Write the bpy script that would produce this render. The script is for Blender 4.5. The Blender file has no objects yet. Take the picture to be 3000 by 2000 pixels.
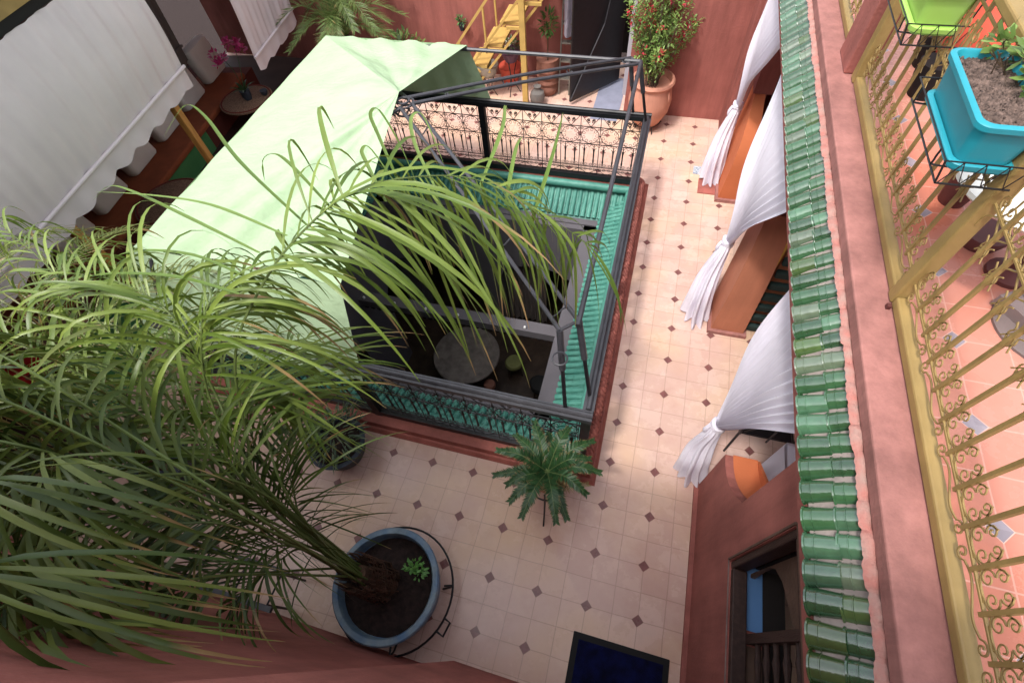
import bpy, math, random
from mathutils import Vector, Matrix
R = random.Random(7)
PI = math.pi
scene = bpy.context.scene
# ------------------------------------------------------------ camera, sky, sun, exposure
CR = ((0.96288135, 0.26130519, -0.06766915), (0.18492083, -0.82121096, -0.53983039), (-0.19663113, 0.50727918, -0.83904948))
CP = Vector((-0.1980308, -0.38132054, 4.37786537)); CF = 1418.57
cam = bpy.data.cameras.new('camera'); camo = bpy.data.objects.new('camera', cam); scene.collection.objects.link(camo)
rx, dn, fw = [Vector(r) for r in CR]
m = Matrix((rx, -dn, -fw)).transposed().to_4x4(); m.translation = CP
camo.matrix_world = m; cam.sensor_width = 36; cam.lens = CF * 36 / 3000; cam.clip_start = .02; cam.clip_end = 300
scene.camera = camo
def at(u, v, h):                      # photo pixel -> world point at height h
    a = (u - 1500) / CF; b = (v - 1000) / CF
    d = rx * a + dn * b + fw
    return CP + d * ((h - CP.z) / d.z)
SUN = Vector((-.27, -.42, 1.0)).normalized()
w = bpy.data.worlds.new('World'); scene.world = w; w.use_nodes = True
nt = w.node_tree; sky = nt.nodes.new('ShaderNodeTexSky'); sky.sky_type = 'NISHITA'; sky.sun_disc = False
sky.sun_elevation = math.asin(SUN.z); sky.sun_rotation = math.atan2(SUN.x, SUN.y)
sky.air_density = 1.0; sky.dust_density = 4.0; sky.ozone_density = 1.0
bg = nt.nodes['Background']; bg.inputs[1].default_value = .15; hs = nt.nodes.new('ShaderNodeHueSaturation'); hs.inputs['Saturation'].default_value = .35; nt.links.new(sky.outputs[0], hs.inputs['Color']); nt.links.new(hs.outputs[0], bg.inputs[0])   # hazy white sky
sl = bpy.data.lights.new('sun', 'SUN'); sl.energy = 1.05; sl.angle = math.radians(5.0); sl.color = (1, .95, .89)
so = bpy.data.objects.new('sun', sl); scene.collection.objects.link(so); so.rotation_euler = SUN.to_track_quat('Z', 'Y').to_euler(); so.location = (-3, -4, 12)
scene.view_settings.view_transform = 'Standard'; scene.view_settings.look = 'None'
scene.view_settings.exposure = 1.4; scene.view_settings.gamma = 1
scene.render.engine = 'CYCLES'
try:
    scene.cycles.max_bounces = 8; scene.cycles.diffuse_bounces = 5; scene.cycles.sample_clamp_indirect = 8
except Exception: pass
# ------------------------------------------------------------ materials
def L(r, g, b):                      # sRGB 0-255 -> linear
    g_ = .3 * r + .55 * g + .15 * b; r, g, b = [c + (g_ - c) * .14 for c in (r, g, b)]
    return tuple(((c / 255) / 12.92 if c / 255 < .04045 else ((c / 255 + .055) / 1.055) ** 2.4) for c in (r, g, b)) + (1,)
MATS = {}
def mat(name, col, rough=.7, var=.12, scale=6, bump=0, bscale=40, spec=.3, metal=0, col2=None, coat=0, trans=0, attr=False, detail=5, stretch=None, bdist=.01):
    mt = bpy.data.materials.new(name); mt.use_nodes = True; t = mt.node_tree; N = t.nodes; K = t.links
    p = N['Principled BSDF']; p.inputs['Roughness'].default_value = rough; p.inputs['Specular IOR Level'].default_value = spec; p.inputs['Metallic'].default_value = metal
    if coat: p.inputs['Coat Weight'].default_value = coat; p.inputs['Coat Roughness'].default_value = .08
    tc = N.new('ShaderNodeTexCoord'); src = tc.outputs['Object']
    if stretch:
        mp = N.new('ShaderNodeMapping'); mp.inputs['Scale'].default_value = stretch; K.new(src, mp.inputs[0]); src = mp.outputs[0]
    no = N.new('ShaderNodeTexNoise'); no.inputs['Scale'].default_value = scale; no.inputs['Detail'].default_value = detail; K.new(src, no.inputs[0])
    if attr:
        a = N.new('ShaderNodeAttribute'); a.attribute_name = 'tint'; base = a.outputs['Color']
        mx = N.new('ShaderNodeMix'); mx.data_type = 'RGBA'; mx.blend_type = 'MULTIPLY'; mx.inputs[0].default_value = var * 2
        K.new(base, mx.inputs[6]); K.new(no.outputs[0], mx.inputs[7]); colo = mx.outputs[2]
    else:
        c2 = col2 or tuple(max(0, c * (1 - 2.2 * var)) for c in col[:3]) + (1,)
        rp = N.new('ShaderNodeValToRGB'); rp.color_ramp.elements[0].position = .3; rp.color_ramp.elements[1].position = .68
        rp.color_ramp.elements[0].color = c2; rp.color_ramp.elements[1].color = col; K.new(no.outputs[0], rp.inputs[0]); colo = rp.outputs[0]
    K.new(colo, p.inputs['Base Color'])
    if bump:
        n2 = N.new('ShaderNodeTexNoise'); n2.inputs['Scale'].default_value = bscale; n2.inputs['Detail'].default_value = 4; K.new(src, n2.inputs[0])
        b = N.new('ShaderNodeBump'); b.inputs['Strength'].default_value = bump; b.inputs['Distance'].default_value = bdist; K.new(n2.outputs[0], b.inputs['Height']); K.new(b.outputs[0], p.inputs['Normal'])
    if trans:
        tr = N.new('ShaderNodeBsdfTranslucent'); K.new(colo, tr.inputs[0]); ms = N.new('ShaderNodeMixShader'); ms.inputs[0].default_value = trans
        K.new(p.outputs[0], ms.inputs[1]); K.new(tr.outputs[0], ms.inputs[2]); K.new(ms.outputs[0], N['Material Output'].inputs[0])
    MATS[name] = mt; return mt
def weather(mt, amt=.35):
    t = mt.node_tree; N = t.nodes; K = t.links; p = N['Principled BSDF']; src = p.inputs['Base Color'].links[0].from_socket
    tc = N.new('ShaderNodeTexCoord'); mp = N.new('ShaderNodeMapping'); mp.inputs['Scale'].default_value = (5, 5, .6); K.new(tc.outputs['Object'], mp.inputs[0])
    n1 = N.new('ShaderNodeTexNoise'); n1.inputs['Scale'].default_value = 1.6; n1.inputs['Detail'].default_value = 7; n1.inputs['Roughness'].default_value = .7; K.new(mp.outputs[0], n1.inputs[0])
    n2 = N.new('ShaderNodeTexNoise'); n2.inputs['Scale'].default_value = 14; n2.inputs['Detail'].default_value = 8; n2.inputs['Roughness'].default_value = .75; K.new(tc.outputs['Object'], n2.inputs[0])
    r1 = N.new('ShaderNodeMapRange'); r1.inputs[1].default_value = .35; r1.inputs[2].default_value = .7; r1.inputs[3].default_value = 1 - amt; r1.inputs[4].default_value = 1 + amt * .4; K.new(n1.outputs[0], r1.inputs[0])
    m1 = N.new('ShaderNodeMix'); m1.data_type = 'RGBA'; m1.blend_type = 'MULTIPLY'; m1.inputs[0].default_value = 1; K.new(src, m1.inputs[6]); K.new(r1.outputs[0], m1.inputs[7])
    r2 = N.new('ShaderNodeMapRange'); r2.inputs[1].default_value = .66; r2.inputs[2].default_value = .74; r2.inputs[3].default_value = 0; r2.inputs[4].default_value = amt; K.new(n2.outputs[0], r2.inputs[0])
    m2 = N.new('ShaderNodeMix'); m2.data_type = 'RGBA'; K.new(r2.outputs[0], m2.inputs[0]); K.new(m1.outputs[2], m2.inputs[6]); m2.inputs[7].default_value = L(214, 176, 164); K.new(m2.outputs[2], p.inputs['Base Color'])
def tile_floor(name, c_lo, c_hi, dcol, grout, dh, gw, ox, oy, stain, bumpy=.15, pitch=.2):
    mt = bpy.data.materials.new(name); mt.use_nodes = True; t = mt.node_tree; N = t.nodes; K = t.links; p = N['Principled BSDF']
    p.inputs['Roughness'].default_value = .55; p.inputs['Specular IOR Level'].default_value = .35
    tc = N.new('ShaderNodeTexCoord'); sx = N.new('ShaderNodeSeparateXYZ'); K.new(tc.outputs['Object'], sx.inputs[0])
    def mth(op, a, b=None):
        n = N.new('ShaderNodeMath'); n.operation = op
        for i, q in enumerate((a, b)):
            if q is None: continue
            if isinstance(q, (int, float)): n.inputs[i].default_value = q
            else: K.new(q, n.inputs[i])
        return n.outputs[0]
    # slight waviness of hand-laid tiles
    wn = N.new('ShaderNodeTexNoise'); wn.inputs['Scale'].default_value = 2.5; K.new(tc.outputs['Object'], wn.inputs[0])
    wob = mth('MULTIPLY', mth('SUBTRACT', wn.outputs[0], .5), .018)
    X = mth('ADD', mth('ADD', sx.outputs[0], ox), wob); Y = mth('SUBTRACT', mth('ADD', sx.outputs[1], oy), wob)
    def cell(v, s):
        q = mth('DIVIDE', v, s); f = mth('ROUND', q); return f, mth('MULTIPLY', mth('ABSOLUTE', mth('SUBTRACT', q, f)), s)
    fx, dx = cell(X, pitch); fy, dy = cell(Y, pitch)
    gr = mth('LESS_THAN', mth('MINIMUM', dx, dy), gw)
    _, ax = cell(X, 2 * pitch); _, ay = cell(Y, 2 * pitch)
    dia = mth('LESS_THAN', mth('ADD', ax, ay), dh)
    rim = mth('LESS_THAN', mth('ADD', ax, ay), dh + .004)
    cb = N.new('ShaderNodeCombineXYZ'); K.new(mth('FLOOR', mth('DIVIDE', X, pitch)), cb.inputs[0]); K.new(mth('FLOOR', mth('DIVIDE', Y, pitch)), cb.inputs[1])
    wh = N.new('ShaderNodeTexWhiteNoise'); K.new(cb.outputs[0], wh.inputs[0])
    ns = N.new('ShaderNodeTexNoise'); ns.inputs['Scale'].default_value = 3.2; ns.inputs['Detail'].default_value = 8; ns.inputs['Roughness'].default_value = .65; K.new(tc.outputs['Object'], ns.inputs[0])
    ns2 = N.new('ShaderNodeTexNoise'); ns2.inputs['Scale'].default_value = 1.1; ns2.inputs['Detail'].default_value = 3; K.new(tc.outputs['Object'], ns2.inputs[0])
    def mix(f, a, b, bt='MIX'):
        n = N.new('ShaderNodeMix'); n.data_type = 'RGBA'; n.blend_type = bt
        for i, q in ((0, f), (6, a), (7, b)):
            if isinstance(q, (float, int)): n.inputs[i].default_value = q
            elif isinstance(q, tuple): n.inputs[i].default_value = q
            else: K.new(q, n.inputs[i])
        return n.outputs[2]
    def rampv(v, a, b):
        n = N.new('ShaderNodeMapRange'); n.inputs[1].default_value = a; n.inputs[2].default_value = b; K.new(v, n.inputs[0]); return n.outputs[0]
    c = mix(rampv(ns.outputs[0], .3, .7), c_lo, c_hi)
    c = mix(mth('MULTIPLY', wh.outputs[0], .6), c, c_lo)
    c = mix(mth('MULTIPLY', rampv(ns2.outputs[0], .45, .7), .6), c, stain)
    c = mix(mth('MULTIPLY', rampv(ns.outputs[0], .6, .75), .25), c, tuple(q * .6 for q in c_lo[:3]) + (1,))
    c = mix(mth('MULTIPLY', gr, .5), c, grout)
    c = mix(rim, c, grout)
    dc = mix(wh.outputs[0], dcol, tuple(q * 1.3 for q in dcol[:3]) + (1,))
    c = mix(dia, c, dc)
    K.new(c, p.inputs['Base Color'])
    b = N.new('ShaderNodeBump'); b.inputs['Strength'].default_value = bumpy; b.inputs['Distance'].default_value = .004
    K.new(mth('SUBTRACT', mth('MULTIPLY', ns.outputs[0], .6), gr), b.inputs['Height']); K.new(b.outputs[0], p.inputs['Normal'])
    K.new(rampv(ns.outputs[0], .2, 1.4), p.inputs['Roughness'])
    return mt
M_floor = tile_floor('courtyard tiles', L(194, 154, 140), L(216, 184, 170), L(116, 70, 68), L(158, 124, 108), .043, .0035, 0, 0, L(218, 178, 134))
M_terr = tile_floor('terrace tiles', L(186, 116, 96), L(198, 134, 118), L(132, 122, 130), L(210, 164, 148), .044, .003, -1.214 % .4, -3.172 % .4, L(196, 98, 64))
plaster = mat('pink plaster', L(166, 94, 84), .85, .11, 3.2, .35, 45, .2, detail=9)
plasterD = mat('deep red plaster', L(136, 60, 50), .85, .14, 2, .25, 50, .2)
coping = mat('salmon coping plaster', L(168, 110, 102), .8, .12, 5, .3, 70, .25)
curbm = mat('terracotta red paint', L(172, 92, 80), .65, .12, 5, .2, 50, .3)
orange = mat('orange plaster', L(196, 118, 86), .8, .07, 3, .2, 60)
orangeB = mat('bright orange plaster', L(208, 108, 62), .8, .07, 3, .2, 60)
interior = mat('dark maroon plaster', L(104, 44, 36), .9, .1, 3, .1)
greyw = mat('grey plaster', L(94, 90, 96), .8, .06, 3, .1)
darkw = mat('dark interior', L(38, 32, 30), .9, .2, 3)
iron = mat('black iron', L(26, 26, 30), .42, .2, 20, .1, 80, .5)
irongrey = mat('dark grey iron', L(62, 62, 68), .45, .15, 12, .1, 80, .5)
yellowm = mat('ochre painted metal', L(150, 122, 66), .5, .12, 7, .15, 60, .4)
yellowst = mat('yellow painted steel', L(196, 156, 78), .55, .1, 7, .1, 60, .4)
canvas = mat('pale green canvas', L(166, 194, 152), .8, .05, 3, .5, 9, .2, trans=.12, bdist=.03, stretch=(1, 2.2, 1))
white = mat('white cotton', L(236, 232, 244), .9, .03, 5, .1, 30, .1, trans=.3)
blindm = mat('white blind cloth', L(226, 214, 216), .9, .04, 3, .1, 20, .1, trans=.2)
shadecloth = mat('grey shaded cloth', L(128, 116, 110), .9, .06, 3)
tileG = mat('green glazed tile', (1, 1, 1, 1), .16, .28, 26, .45, 18, .7, coat=.9, attr=True)
tileT = mat('turquoise glazed tile', L(80, 146, 130), .45, .14, 9, .25, 30, .3, col2=L(58, 126, 112))
mortar = mat('grey lime mortar', L(138, 126, 120), .9, .15, 16, .6, 60)
mortarP = mat('pink mortar', L(170, 104, 94), .9, .2, 18, .6, 60, col2=L(158, 126, 116))
blue = mat('worn blue glaze', L(78, 112, 148), .45, .2, 9, .3, 30, .4, col2=L(124, 142, 150))
darkpot = mat('dark blue grey clay', L(52, 60, 74), .6, .2, 8, .2)
terra = mat('terracotta', L(212, 142, 116), .75, .1, 5, .2, 50)
terraD = mat('old brown terracotta', L(150, 96, 78), .8, .2, 9, .4, 40)
soil = mat('dark soil', L(52, 36, 32), .95, .3, 30, 1, 60)
soilL = mat('dry peat', L(120, 98, 88), .95, .35, 60, 1, 90)
trunkm = mat('fibrous palm trunk', L(112, 80, 60), .9, .3, 20, 1, 50, stretch=(1, 1, 4))
leafm = mat('palm leaf', (1, 1, 1, 1), .42, .18, 12, .1, 30, .45, trans=.3, attr=True)
barkm = mat('grey bark', L(110, 92, 78), .9, .2, 20, .4)
mat_navy = mat('navy doormat', L(16, 22, 72), .95, .3, 14, .8, 150, .1, col2=L(10, 12, 34))
mat_black = mat('black rubber', L(18, 18, 20), .7, .1)
wooddark = mat('dark brown wood', L(64, 42, 36), .6, .2, 6, .3, 30, .3, stretch=(6, 6, 1))
woodstone = mat('brown carved wood', L(104, 78, 64), .7, .2, 8, .4, 40)
woodpost = mat('amber wood', L(190, 128, 56), .55, .15, 5, .2, 30, stretch=(6, 6, 1))
bluepaint = mat('sky blue paint', L(84, 132, 190), .6, .06, 5)
turq = mat('turquoise plastic', L(24, 146, 164), .38, .06, 7, 0, 10, .5)
lime = mat('lime green plastic', L(150, 196, 78), .35, .04, 4, 0, 10, .5)
redpot = mat('orange red paint', L(228, 88, 66), .5, .08, 5, .1)
maroon = mat('maroon clay', L(98, 50, 48), .6, .12, 6)
whitep = mat('white enamel', L(226, 224, 216), .5, .04, 5)
cushion = mat('cream cushion cloth', L(214, 206, 200), .9, .05, 5)
orangec = mat('burnt orange cloth', L(150, 72, 40), .9, .1, 6)
greenc = mat('green mat cloth', L(66, 128, 72), .9, .08, 4)
woven = mat('woven straw', L(150, 112, 88), .85, .3, 60, .6, 90)
redcl = mat('red cloth', L(190, 24, 24), .85, .1, 8)
stripeD = mat('dark green stripe', L(44, 66, 64), .85, .12, 9)
stripeO = mat('orange stripe', L(206, 118, 76), .85, .1, 9)
marble = mat('veined stone', L(122, 110, 104), .5, .22, 9, 0, 10, .4)
slate = mat('blue grey slate', L(134, 138, 160), .7, .1, 6, .1)
magenta = mat('pink petals', L(222, 60, 120), .7, .15, 20, trans=.2)
silver = mat('hammered metal', L(150, 150, 142), .35, .2, 14, .5, 50, .5, metal=.6)
lamp_w = mat('white glass', L(225, 225, 225), .3, .02)
lilac = mat('lilac grey cloth', L(176, 168, 184), .9, .1, 10)
tilepat = mat('blue white tile', L(196, 200, 206), .4, .4, 60, 0, 10, .4, col2=L(90, 112, 140), detail=1)
weather(plaster, .22); weather(coping, .28); weather(curbm, .25); weather(blue, .3); weather(orange, .12); weather(terra, .15)
# ------------------------------------------------------------ mesh helpers
class MB:
    def __init__(s): s.v = []; s.f = []; s.c = []; s.cc = None
    def add(s, vs, fs):
        b = len(s.v); s.v += [tuple(q) for q in vs]; s.f += [tuple(i + b for i in f) for f in fs]
        if s.cc is not None: s.c += [s.cc] * len(vs)
    def box(s, x0, x1, y0, y1, z0, z1):
        s.add([(x0, y0, z0), (x1, y0, z0), (x1, y1, z0), (x0, y1, z0), (x0, y0, z1), (x1, y0, z1), (x1, y1, z1), (x0, y1, z1)],
              [(0, 3, 2, 1), (4, 5, 6, 7), (0, 1, 5, 4), (1, 2, 6, 5), (2, 3, 7, 6), (3, 0, 4, 7)]); return s
    def rbox(s, x0, x1, y0, y1, z0, z1, r=.03, n=4):      # box with rounded vertical corners and soft top
        pts = []
        for cx, cy, a0 in ((x1 - r, y1 - r, 0), (x0 + r, y1 - r, 90), (x0 + r, y0 + r, 180), (x1 - r, y0 + r, 270)):
            for k in range(n + 1): a = math.radians(a0 + 90 * k / n); pts.append((cx + r * math.cos(a), cy + r * math.sin(a), math.cos(a), math.sin(a)))
        rings = [(z0, r * .3), (z0 + r * .4, 0), (z1 - r * .5, 0), (z1 - r * .12, r * .35), (z1, r * .9)]
        m_ = len(pts); vs = [(p[0] - p[2] * i, p[1] - p[3] * i, z) for z, i in rings for p in pts]
        fs = [(a * m_ + k, a * m_ + (k + 1) % m_, (a + 1) * m_ + (k + 1) % m_, (a + 1) * m_ + k) for a in range(len(rings) - 1) for k in range(m_)]
        fs += [tuple(range(m_ - 1, -1, -1)), tuple(range((len(rings) - 1) * m_, len(rings) * m_))]
        s.add(vs, fs); return s
    def tube(s, pts, r, n=6, cap=True):
        pts = [Vector(p) for p in pts]; m_ = len(pts); vs = []; prev = None
        for i, p in enumerate(pts):
            t = (pts[min(i + 1, m_ - 1)] - pts[max(i - 1, 0)])
            if t.length < 1e-9: t = Vector((0, 0, 1))
            t.normalize()
            if prev is None: a = Vector((0, 0, 1)) if abs(t.z) < .9 else Vector((1, 0, 0)); u = t.cross(a).normalized()
            else: u = (prev - t * prev.dot(t)); u = u.normalized() if u.length > 1e-6 else t.orthogonal().normalized()
            prev = u; q = t.cross(u); rr = r[i] if isinstance(r, (list, tuple)) else r
            for k in range(n): an = 2 * PI * k / n + PI / n; vs.append(p + (u * math.cos(an) + q * math.sin(an)) * rr)
        fs = [(i * n + k, i * n + (k + 1) % n, (i + 1) * n + (k + 1) % n, (i + 1) * n + k) for i in range(m_ - 1) for k in range(n)]
        if cap: fs += [tuple(range(n - 1, -1, -1)), tuple(range((m_ - 1) * n, m_ * n))]
        s.add(vs, fs); return s
    def bar(s, a, b, w_, h_, up=(0, 0, 1)):
        a = Vector(a); b = Vector(b); t = (b - a).normalized(); up = Vector(up); u = t.cross(up)
        u = (u if u.length > 1e-4 else t.cross(Vector((1, 0, 0)))).normalized(); q = u.cross(t)
        vs = [p + u * i * w_ / 2 + q * j * h_ / 2 for p in (a, b) for i, j in ((-1, -1), (1, -1), (1, 1), (-1, 1))]
        s.add(vs, [(3, 2, 1, 0), (4, 5, 6, 7), (0, 1, 5, 4), (1, 2, 6, 5), (2, 3, 7, 6), (3, 0, 4, 7)]); return s
    def lathe(s, c, prof, n=28, ell=1.0, jit=0):
        vs = []; m_ = len(prof)
        for r, z in prof:
            for k in range(n):
                a = 2 * PI * k / n; rr = r * (1 + jit * math.sin(3 * a + z * 9)); vs.append((c[0] + rr * math.cos(a), c[1] + rr * ell * math.sin(a), c[2] + z))
        fs = [(i * n + k, i * n + (k + 1) % n, (i + 1) * n + (k + 1) % n, (i + 1) * n + k) for i in range(m_ - 1) for k in range(n)]
        if prof[0][0] > .001: fs.append(tuple(range(n - 1, -1, -1)))
        if prof[-1][0] > .001: fs.append(tuple(range((m_ - 1) * n, m_ * n)))
        s.add(vs, fs); return s
    def grid(s, fn, nu, nv):
        vs = [fn(i / nu, j / nv) for j in range(nv + 1) for i in range(nu + 1)]
        s.add(vs, [(j * (nu + 1) + i, j * (nu + 1) + i + 1, (j + 1) * (nu + 1) + i + 1, (j + 1) * (nu + 1) + i) for j in range(nv) for i in range(nu)]); return s
    def prism(s, poly, ax, a, b):         # poly of 2D points extruded along axis ax ('x','y','z')
        def P(p, t): return (t, p[0], p[1]) if ax == 'x' else ((p[0], t, p[1]) if ax == 'y' else (p[0], p[1], t))
        n = len(poly); vs = [P(p, a) for p in poly] + [P(p, b) for p in poly]
        s.add(vs, [tuple(range(n - 1, -1, -1)), tuple(range(n, 2 * n))] + [(k, (k + 1) % n, n + (k + 1) % n, n + k) for k in range(n)]); return s
    def leaf(s, p, d, L_, wd, n=6, g=.5, up=Vector((0, 0, 1)), col=(.1, .2, .03), tip=None, twist=0, fold=.25):
        p = Vector(p); d = Vector(d).normalized(); st = L_ / n; sd = d.cross(up); sd = sd.normalized() if sd.length > 1e-3 else d.orthogonal().normalized()
        b = len(s.v)
        for i in range(n + 1):
            t = i / n; wdt = wd * .5 * min(1, .35 + 3 * t) * max(.04, (1 - t ** 2.2)) ** .8
            nrm = sd.cross(d).normalized()
            s.v += [tuple(p - sd * wdt), tuple(p - nrm * wdt * fold), tuple(p + sd * wdt)]
            c = col if (tip is None or t < tip) else (.42, .27, .12)
            s.c += [c + (1,)] * 3
            if i < n:
                q = b + i * 3; s.f += [(q, q + 1, q + 4, q + 3), (q + 1, q + 2, q + 5, q + 4)]
            p = p + d * st; d = (d + Vector((0, 0, -g * st / max(.05, L_) * (0.6 + 1.6 * t)))).normalized()
            if twist: sd = (Matrix.Rotation(twist / n, 3, d) @ sd)
            sd = (sd - d * sd.dot(d)).normalized()
    def build(s, name, material, parent=None, org=None, smooth=True, mod=None):
        o0 = Vector(org) if org is not None else (ORG[parent.name] if parent is not None else Vector((0, 0, 0)))
        me = bpy.data.meshes.new(name); me.from_pydata([tuple(Vector(v) - o0) for v in s.v], [], s.f); me.materials.append(material)
        if s.c and len(s.c) == len(s.v):
            at_ = me.color_attributes.new('tint', 'FLOAT_COLOR', 'POINT'); at_.data.foreach_set('color', [q for c in s.c for q in c])
        me.update()
        if smooth:
            me.shade_smooth(); 
            try: me.set_sharp_from_angle(angle=math.radians(38))
            except Exception: pass
        o = bpy.data.objects.new(name, me); scene.collection.objects.link(o)
        if parent is not None: o.parent = parent
        else: o.location = o0
        ORG[o.name] = o0
        if mod == 'bevel':
            bv = o.modifiers.new('bevel', 'BEVEL'); bv.width = .008; bv.segments = 2; bv.limit_method = 'ANGLE'
        return o
ORG = {}
def tag(o, label=None, cat=None, group=None, kind=None):
    for k, q in (('label', label), ('category', cat), ('group', group), ('kind', kind)):
        if q: o[k] = q
    return o
def thing(name, label, cat, loc, group=None):
    o = bpy.data.objects.new(name, None); scene.collection.objects.link(o); o.location = loc; o.empty_display_size = .1
    ORG[o.name] = Vector(loc); return tag(o, label, cat, group)
def copy_tree(o, loc, rz=0, label=None, group=None):
    r = o.copy(); scene.collection.objects.link(r); r.location = loc; r.rotation_euler = (0, 0, rz); ORG[r.name] = Vector(loc)
    if label: r['label'] = label
    if group: r['group'] = group
    for ch in list(o.children):
        c = ch.copy(); scene.collection.objects.link(c); c.parent = r; ORG[c.name] = Vector(loc)
        for g in list(ch.children):
            d = g.copy(); scene.collection.objects.link(d); d.parent = c; ORG[d.name] = Vector(loc)
    return r
def smoothpath(P, k=6):
    P = [Vector(p) for p in P]; out = []
    for i in range(len(P) - 1):
        a = P[max(i - 1, 0)]; b = P[i]; c = P[i + 1]; d = P[min(i + 2, len(P) - 1)]
        for j in range(k):
            t = j / k; out.append(.5 * ((2 * b) + (c - a) * t + (2 * a - 5 * b + 4 * c - d) * t * t + (3 * b - a - 3 * c + d) * t ** 3))
    out.append(P[-1]); return out
def spiral(c, r, a0, turns, ax1, ax2, n=14, shrink=.8):
    c = Vector(c); ax1 = Vector(ax1); ax2 = Vector(ax2)
    return [c + (ax1 * math.cos(a0 + 2 * PI * turns * i / n) + ax2 * math.sin(a0 + 2 * PI * turns * i / n)) * r * (1 - shrink * i / n) for i in range(n + 1)]

# ------------------------------------------------------------ setting: floors
WX0, WX1, WY0, WY1 = -4.4, -.1, .945, 5.04            # outer edge of the kerb round the light well
IX0, IX1, IY0, IY1 = -4.18, -.30, 1.17, 4.80          # the hole itself
fl = MB()
for x0, x1, y0, y1 in ((-8.2, IX0, -1.5, 8), (IX1, 3.4, -1.5, 8), (IX0, IX1, -1.5, IY0), (IX0, IX1, IY1, 8)):
    fl.box(x0, x1, y0, y1, -.3, 0)
tag(fl.build('courtyard_floor', M_floor, smooth=False), kind='structure')
tag(MB().box(.97, 6, -3, 9, 2.33, 2.515).build('terrace_floor', M_terr, smooth=False), kind='structure')
tag(MB().box(-7, 3, -2, 8, -3.3, -3.1).build('lower_floor', mat('brown lower tiles', L(70, 54, 44), .4, .25, 5, .1), smooth=False), kind='structure')
tag(MB().box(-60, 60, -60, 60, -3.6, -3.4).build('ground', soil, smooth=False), kind='structure')
# ------------------------------------------------------------ walls round the court
def wall(label, mb, material, org, cat='wall', name='wall', **k):
    return tag(mb.build(name, material, org=org, **k), label, cat)
wall('pink plaster wall behind the terracotta pot of red flowers', MB().box(-.66, .76, 6.62, 7.1, 0, 3.2), plaster, (0, 6.8, 0), smooth=False)
fw_ = MB(); fw_.box(-8.2, -1.62, 7.35, 7.6, 0, 3.4); fw_.box(-.72, -.66, 7.1, 7.6, 0, 3.4); fw_.box(-1.62, -.72, 7.35, 7.6, 2.2, 3.4)
wall('dark pink back wall behind the yellow staircase and pots', fw_, plaster, (-3, 7.4, 0), smooth=False)
fw2 = MB(); fw2.box(-.745, -.66, 7.05, 7.34, 0, 2.6)
wall('light grey door post beside the open black door', fw2, mat('light grey paint', L(176, 174, 184), .7, .05), (-.7, 7.2, 0), cat='door post', name='door_post', smooth=False)
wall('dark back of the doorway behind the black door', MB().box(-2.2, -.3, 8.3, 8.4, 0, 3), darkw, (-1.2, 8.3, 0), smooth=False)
# right wall with the window hole (window y -.29...39, z .98..1.98)
rw = MB()
rw.box(.775, 1.09, -1.5, -.62, 0, 2.32); rw.box(.775, 1.09, -.62, .39, 0, .98); rw.box(.775, 1.09, -.62, .39, 1.985, 2.32); rw.box(.775, 1.09, .39, .70, 0, 2.32)
prof = [(.70, 0), (1.17, 0), (1.17, .80)] + [(1.17 - .47 * t, .80 + .40 * t ** 2.2) for t in (.2, .4, .6, .8, 1)]
rw.prism([(a, b) for a, b in prof], 'x', .776, 1.0)
rw.box(.74, .775, -1.5, 1.19, 0, .035)
wall('deep pink wall with the dark window and a curved low end', rw, plaster, (.9, 0, 0), smooth=False)
oc = MB(); n_ = 10
oc.grid(lambda u, v: (.83 + .17 * u + .0 * v, 1.175 - .46 * v, .808 + .40 * v ** 2.2), 2, 10)
oc.prism([(.70, 0.02), (1.172, .02), (1.172, .80), (.70, 1.18)], 'x', 1.001, 1.02)
tag(oc.build('low_wall_top', orangeB, org=(.9, 1, .9)), 'orange curved top of the low wall beside the tied curtain nearest the window', 'coping')
wall('far stretch of pink wall between the corner and the gallery', MB().box(.76, 1.09, 5.95, 7.1, 0, 2.32).box(.72, .76, 6.2, 6.62, 0, 2.3), plaster, (.9, 6.5, 0), smooth=False)
gb = MB().box(.775, 1.09, .7, 5.95, 2.12, 2.325)
wall('pink lintel beam over the curtained gallery openings', gb, plaster, (.9, 3, 2.2), cat='beam', name='lintel', smooth=False)
gi = MB().box(2.9, 3.0, -1.5, 7.1, 0, 2.33)
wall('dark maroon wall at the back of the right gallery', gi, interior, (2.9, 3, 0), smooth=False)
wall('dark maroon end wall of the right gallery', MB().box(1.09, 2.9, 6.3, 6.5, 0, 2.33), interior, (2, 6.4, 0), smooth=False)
# the near house with its high upper wall, and the low wall visible at the bottom of the court
nw = MB().box(-8.2, -.9, -1.4, -.70, 0, 4.3).box(-.9, .775, -1.4, -.62, 0, 4.3)
wall('pink wall under the viewer with the blue pot against it', nw, plaster, (-2, -.7, 0), smooth=False)
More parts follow.
